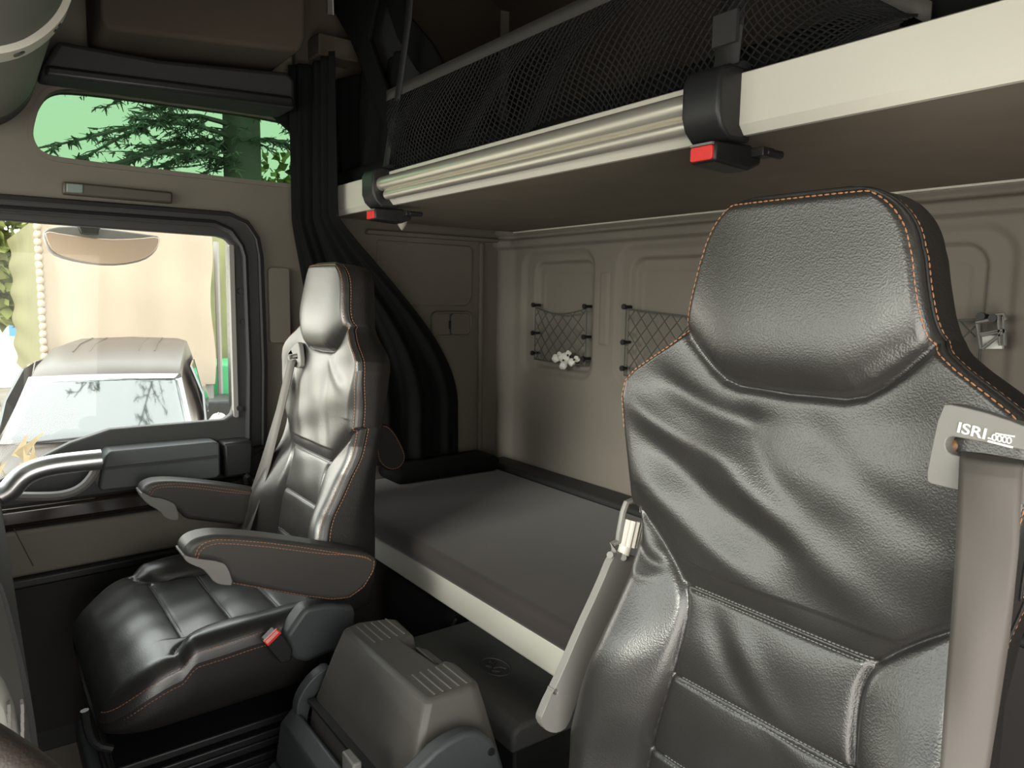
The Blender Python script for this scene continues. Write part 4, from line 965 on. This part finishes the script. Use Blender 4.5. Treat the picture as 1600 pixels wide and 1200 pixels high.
bq2 = [P(u, v_, 1, YK-.02)[0::2] for u, v_ in [(122, 352), (158, 355), (155, 367), (127, 365)]]; MB().prism(bq2, 1, YK-.02, YK+.03).build('mount', darkp, km, bevel=.004)
MB().tube([(P(140, 356, 1, YK)[0], YK+.02, P(140, 350, 1, YK)[2]), (P(140, 330, 1, YK)[0], YK-.1, .235), (P(140, 330, 1, YK)[0], 2.18, .25)], .014, n=8).build('arm', darkp, km, smooth=True)
# van, nose towards the cab
vn = thing('parked_van', (1.2, 9.0, ZG), 'black van parked nose-on outside, tree reflected in its windscreen', 'van')
def van():
    c0 = Vector((.72, 7.1, ZG)); yaw = math.radians(-14)
    ex = Vector((math.cos(yaw), math.sin(yaw), 0)); ey = Vector((-math.sin(yaw), math.cos(yaw), 0))
    def w(x, y, z): return tuple(c0+ex*x+ey*y+Vector((0, 0, z)))
    # stations: y, half width low, half width top, z belt, z top
    S = [(0, .78, .70, .72, .80), (.12, .88, .80, .85, .95), (.5, .93, .84, .95, 1.06), (.95, .95, .86, 1.02, 1.16), (1.75, .96, .74, 1.10, 1.76), (2.2, .96, .75, 1.10, 1.87), (3.2, .96, .76, 1.10, 1.98), (4.4, .95, .74, 1.10, 1.99), (4.8, .93, .68, 1.05, 1.90)]
    ring = lambda s: [(-s[1]*.96, .30), (-s[1], .45), (-s[1], s[3]*.8), (-s[1]*.985, s[3]), (-(s[2]*.55+s[1]*.45), s[3]+(s[4]-s[3])*.5), (-s[2]*.96, s[4]-.05), (-s[2]*.80, s[4]-.012), (-s[2]*.4, s[4]), (0, s[4]+.012)]
    v, f = [], []
    for s in S:
        r = ring(s); r = r+[(-x, z) for x, z in r[:-1][::-1]]
        for x, z in r: v.append(w(x, s[0], z))
    n = 17
    for j in range(len(S)-1):
        for i in range(n-1): f.append((j*n+i, j*n+i+1, (j+1)*n+i+1, (j+1)*n+i))
        f.append((j*n+n-1, j*n, (j+1)*n, (j+1)*n+n-1))
    f.append(tuple(range(n))); f.append(tuple(range((len(S)-1)*n, len(S)*n)))
    b = link_mesh('body', v, f, paint, vn, smooth=True, angle=30, bevel=.02)
    # windscreen
    g = []; N1 = 14
    for j in range(9):
        t = j/8; y = .99+(1.70-.99)*t-.0; z = 1.165+(1.725-1.165)*t; hw_ = .84+(.71-.84)*t
        for i in range(N1+1):
            q_ = -1+2*i/N1; g.append(w(q_*hw_, y-.035+.07*q_*q_, z+.03-.02*q_*q_))
    gf = [(j*(N1+1)+i, j*(N1+1)+i+1, (j+1)*(N1+1)+i+1, (j+1)*(N1+1)+i) for j in range(8) for i in range(N1)]
    link_mesh('windscreen', g, gf, cglass, vn, smooth='full', solid=.01)
    link_mesh('dash_shelf', [w(-.7, .96, 1.19), (w(.7, .96, 1.19)), w(.6, .93, 1.20), w(-.6, .93, 1.20)], [(0, 1, 2, 3)], darkp, vn, solid=.02)
    m = MB().tube([w(-.55, .93, 1.20), w(.1, .955, 1.235)], .010, n=6); m.build('wiper', darkp, vn)
    for sx in (-1, 1):
        g = [w(sx*.955, 1.45, 1.17), w(sx*.93, 1.75, 1.5), w(sx*.81, 2.0, 1.80), w(sx*.82, 2.55, 1.82), w(sx*.96, 2.55, 1.17)]
        link_mesh('side_window', g, [tuple(range(5))], cglass, vn, solid=.02)
        g = [w(sx*.965, 2.65, 1.17), w(sx*.825, 2.65, 1.82), w(sx*.825, 4.2, 1.80), w(sx*.965, 4.2, 1.17)]
        link_mesh('side_window', g, [tuple(range(4))], cglass, vn, solid=.02)
        c = w(sx*1.08, 1.35, 1.22); v_, f_ = blob(c, .12, (.9, .6, 1.0), 2); link_mesh('door_mirror', v_, f_, darkp if sx < 0 else greyp, vn, smooth='full')
        for yy in (.75, 3.9):
            wh = MB().tube([w(sx*.80, yy, .33), w(sx*.965, yy, .33)], .33, n=28, up=(0, 0, 1)); wh.build('wheel', rubber, vn, smooth=True)
        link_mesh('headlight', [w(sx*.80, .02, .70), w(sx*.55, -.02, .70), w(sx*.55, .04, .84), w(sx*.84, .12, .90), w(sx*.87, .20, .80)], [tuple(range(5))], cglass, vn, solid=.03)
    m = MB()
    for x in (-.45, -.28, -.11, .06, .23, .40): m.tube([w(x, 2.7, 1.925), w(x, 3.2, 1.980), w(x, 4.3, 1.995)], .007, n=6)
    m.build('roof_ribs', paint, vn, smooth=True)
    return w
wv = van()
# tarpaulin truck body
tarp = mat('cream_tarpaulin', (.30, .25, .195), .75, bump=('noise', 2.2, .2, .05), var=.05, vscale=.6)
tarps = mat('olive_tarpaulin', (.10, .095, .035), .8, bump=('noise', 3, .4, .05), var=.12, vscale=1)
tk = thing('tarpaulin_truck', (2.0, 13, ZG), 'tall cream tarpaulin truck body standing behind the van', 'truck body')
x0, x1 = P(62, 500, 1, 12.5)[0], P(333, 500, 1, 12.5)[0]; ztp = P(200, 352, 1, 12.5)[2]; zbt = P(330, 600, 1, 12.5)[2]
def wavy(name, m, fx, parent, nu=60, nv=40):
    v = [fx(i/nu, j/nv) for j in range(nv+1) for i in range(nu+1)]; f = [(j*(nu+1)+i, j*(nu+1)+i+1, (j+1)*(nu+1)+i+1, (j+1)*(nu+1)+i) for j in range(nv) for i in range(nu)]
    return link_mesh(name, v, f, m, parent, smooth='full')
wavy('rear_curtain', tarp, lambda s, t: (x0+(x1-x0)*s+.03*math.sin(t*9)*(s > .97), 12.5+.012*math.sin(s*21)+.010*math.sin(t*13+s*5)-.05*math.exp(-((s-.03)/.02)**2), zbt+(ztp-zbt)*t), tk)
wavy('side_curtain', tarps, lambda s, t: (x0-.0-.09*s+.03*math.sin(t*30)*s, 12.52+5.5*s, zbt+(ztp-zbt)*t), tk)
MB().box((x0+.02, 12.56, zbt), (x1-.02, 18, ztp-.02)).build('body_frame', tarp, tk)
MB().box((x0, 12.6, zbt-.25), (x1, 18, zbt)).build('chassis', greyp, tk)
m = MB()
for i in range(22): z = zbt+.1+(ztp-zbt-.2)*i/21; m.add(*blob((x0+.03, 12.44, z), .05, (1, .6, 1.2), i, 6))
m.build('laced_edge', tarp, tk, smooth='full')
for xx in (x0+.35, x1-.35):
    for yy in (13.2, 16.5): MB().tube([(xx-.15, yy, ZG+.5), (xx+.15, yy, ZG+.5)], .5, n=28).build('wheel', rubber, tk, smooth=True)
# yellow-green tarpaulin/container behind on both sides
gr_ = mat('green_yellow_hoarding', (.30, .33, .07), .9, var=.35, vscale=1.2)
hc = MB().box((P(330, 500, 1, 17)[0], 17, ZG), (P(520, 500, 1, 17)[0], 17.5, P(350, 365, 1, 17)[2])).build('yellow_green_container', mat('olive_container', (.13, .135, .065), .9, var=.25, vscale=1.5))
tag(hc, 'tall yellow-green container seen right of the cream truck body', 'container')
c = MB().box((P(322, 500, 1, 15)[0], 15, P(340, 625, 1, 15)[2]), (P(480, 560, 1, 15)[0], 16.5, P(340, 570, 1, 15)[2])).build('green_skip', mat('green_paint', (.03, .26, .10), .5), bevel=.05); tag(c, 'bright green skip low down at the right of the window', 'skip')
tag(MB().box((P(300, 640, 1, 13.5)[0], 13.6, ZG), (P(480, 640, 1, 13.5)[0], 14.6, P(340, 628, 1, 13.5)[2])).build('dark_trailer', darkp, bevel=.05), 'dark trailer bed below the green skip', 'trailer')
c = thing('post', (P(329, 400, 1, 14.9)[0], 14.9, ZG), 'grey post standing just right of the tarpaulin truck', 'post')
xx = P(338, 400, 1, 14.85)[0]; MB().tube([(xx, 14.85, ZG), (xx, 14.85, P(341, 378, 1, 14.85)[2])], .05, n=8).build('pole', greyp, c, smooth=True)
# distant building and fence left of the truck
bd = thing('white_building', (-1.2, 24, ZG), 'low white building with brown eaves far left behind the van', 'building')
za = P(10, 465, 1, 24)[2]; zb2 = P(10, 530, 1, 24)[2]
MB().box((-6, 24, ZG), (P(52, 500, 1, 24)[0], 28, za)).build('wall', mat('white_render', (.60, .57, .50), .8), bd)
MB().box((-6.2, 23.7, za), (P(54, 500, 1, 24)[0], 28, za+.28)).build('eaves', mat('brown_wood', (.20, .12, .06), .8), bd)
MB().box((P(14, 515, 1, 23.9)[0], 23.85, P(14, 525, 1, 23.9)[2]), (P(30, 515, 1, 23.9)[0], 23.95, P(14, 508, 1, 23.9)[2])).build('blue_sign', mat('blue_paint', (.10, .28, .60), .5), bd)

# ------------------------------------------------------------------ trees
needles = mat('conifer_needles', (.12, .155, .115), .8, var=.3, vscale=3)
bark = mat('conifer_bark', (.13, .13, .115), .9, bump=('noise', 12, .6, .03))
leafy = mat('light_green_leaves', (.14, .165, .04), .8, var=.35, vscale=2)
def conifer(tx, ty, r, height, ztop, branches, seed, lab, extra=0):
    rnd = random.Random(seed); t = thing('conifer_tree', (tx, ty, ZG), lab, 'tree')
    MB().tube([(tx, ty, ZG), (tx, ty, ZG+height*.5), (tx, ty, ZG+height)], [r*1.15, r, r*.5], n=16).build('trunk', bark, t, smooth=True)
    br, nd = MB(), MB()
    for (z, az, L, droop) in branches:
        base = Vector((tx, ty, z)); d = Vector((math.cos(az), math.sin(az), 0)); pts = [base+d*L*s+Vector((0, 0, -droop*s*s+.12*math.sin(s*5))) for s in np.linspace(0, 1, 9)]
        br.tube(pts, [.035*(1-.9*i/8)+.004 for i in range(9)], n=5)
        for i in range(1, 9):
            for side in (-1, 1):
                for q in range(2):
                    p = pts[i-1].lerp(pts[i], rnd.random()); tl = L*.30*(1.05-i/10)*rnd.uniform(.5, 1.1); sd = Vector((-d.y, d.x, 0))*side
                    td = (sd*rnd.uniform(.5, 1)+d*rnd.uniform(.3, .9)+Vector((0, 0, rnd.uniform(-.55, .1)))).normalized(); e = p+td*tl
                    br.tube([p, p.lerp(e, .5)+Vector((0, 0, .02)), e], [.008, .006, .002], n=4, cap=False)
                    for k in range(int(9+tl*26)):
                        s = rnd.random(); c = p.lerp(e, s); a = (td*rnd.uniform(.2, 1)+Vector((rnd.uniform(-1, 1), rnd.uniform(-1, 1), rnd.uniform(-.8, .4)))).normalized(); ln = rnd.uniform(.05, .13); u_ = a.cross(Vector((rnd.uniform(-1, 1), rnd.uniform(-1, 1), rnd.uniform(-1, 1)))).normalized()*rnd.uniform(.006, .016)
                        nd.add([tuple(c-u_), tuple(c+u_), tuple(c+a*ln+u_*.4), tuple(c+a*ln-u_*.4)], [(0, 1, 2, 3)])
    br.build('branches', bark, t); nd.build('needles', needles, t)
    return t
tx = P(378, 225, 1, 10.5)[0]; rnd = random.Random(7)
brs = []
for i in range(22):
    z = rnd.uniform(1.6, 4.0); az = math.pi+rnd.uniform(-.2, .9) if i % 4 else rnd.uniform(-1.0, 1.0); brs.append((z, az, rnd.uniform(1.6, 3.6), rnd.uniform(.2, 1.0)))
conifer(tx, 10.5, .235, 12, 0, brs, 3, 'conifer with thick trunk seen through the green high window')
def bush_tree(c, rad, seed, lab, m, ty='broadleaf_tree', n=2600):
    rnd = random.Random(seed); t = thing(ty, (c[0], c[1], ZG), lab, 'tree')
    MB().tube([(c[0], c[1], ZG), (c[0], c[1], c[2])], [.25, .12], n=8).build('trunk', bark, t, smooth=True)
    mb = MB()
    for i in range(n):
        a, b = rnd.uniform(0, 2*math.pi), math.acos(rnd.uniform(-1, 1)); k = rnd.uniform(.55, 1)**.5*(1+.25*math.sin(a*3+seed)*math.sin(b*4)); p = Vector((c[0]+rad[0]*k*math.sin(b)*math.cos(a), c[1]+rad[1]*k*math.sin(b)*math.sin(a), c[2]+rad[2]*k*math.cos(b)))
        u_ = Vector((rnd.uniform(-1, 1), rnd.uniform(-1, 1), rnd.uniform(-1, 1))).normalized(); v_ = u_.cross(Vector((rnd.uniform(-1, 1), rnd.uniform(-1, 1), rnd.uniform(-1, 1)))).normalized(); s = rnd.uniform(.10, .22)
        mb.add([tuple(p-u_*s), tuple(p+v_*s*.6), tuple(p+u_*s), tuple(p-v_*s*.6)], [(0, 1, 2, 3)])
    mb.build('foliage', m, t)
bush_tree((.2, 20.2, 1.3), (2.0, 1.3, 1.9), 1, 'sunlit yellow-green tree left of the truck body', leafy, n=4500)
bush_tree((7.6, 21, .8), (2.0, 1.6, 3.0), 5, 'yellow-green tree behind the container on the right', leafy, n=3500)
# plants growing beside the van at the lower left
bp_ = MB(); rnd = random.Random(11)
for i in range(500):
    p = Vector((rnd.uniform(-.9, .45), rnd.uniform(5.2, 6.6), ZG+rnd.uniform(.2, 1.45))); a = Vector((rnd.uniform(-1, 1), rnd.uniform(-1, 1), rnd.uniform(-.2, 1))).normalized(); u_ = a.cross(Vector((0, 1, .3))).normalized()*rnd.uniform(.015, .05); ln = rnd.uniform(.1, .3)
    bp_.add([tuple(p-u_), tuple(p+u_), tuple(p+a*ln)], [(0, 1, 2)])
tag(bp_.build('dry_undergrowth', mat('dry_brush', (.28, .22, .13), .9, var=.4, vscale=4)), 'tangled dry undergrowth at the lower left beyond the door', 'plants', kind='stuff')
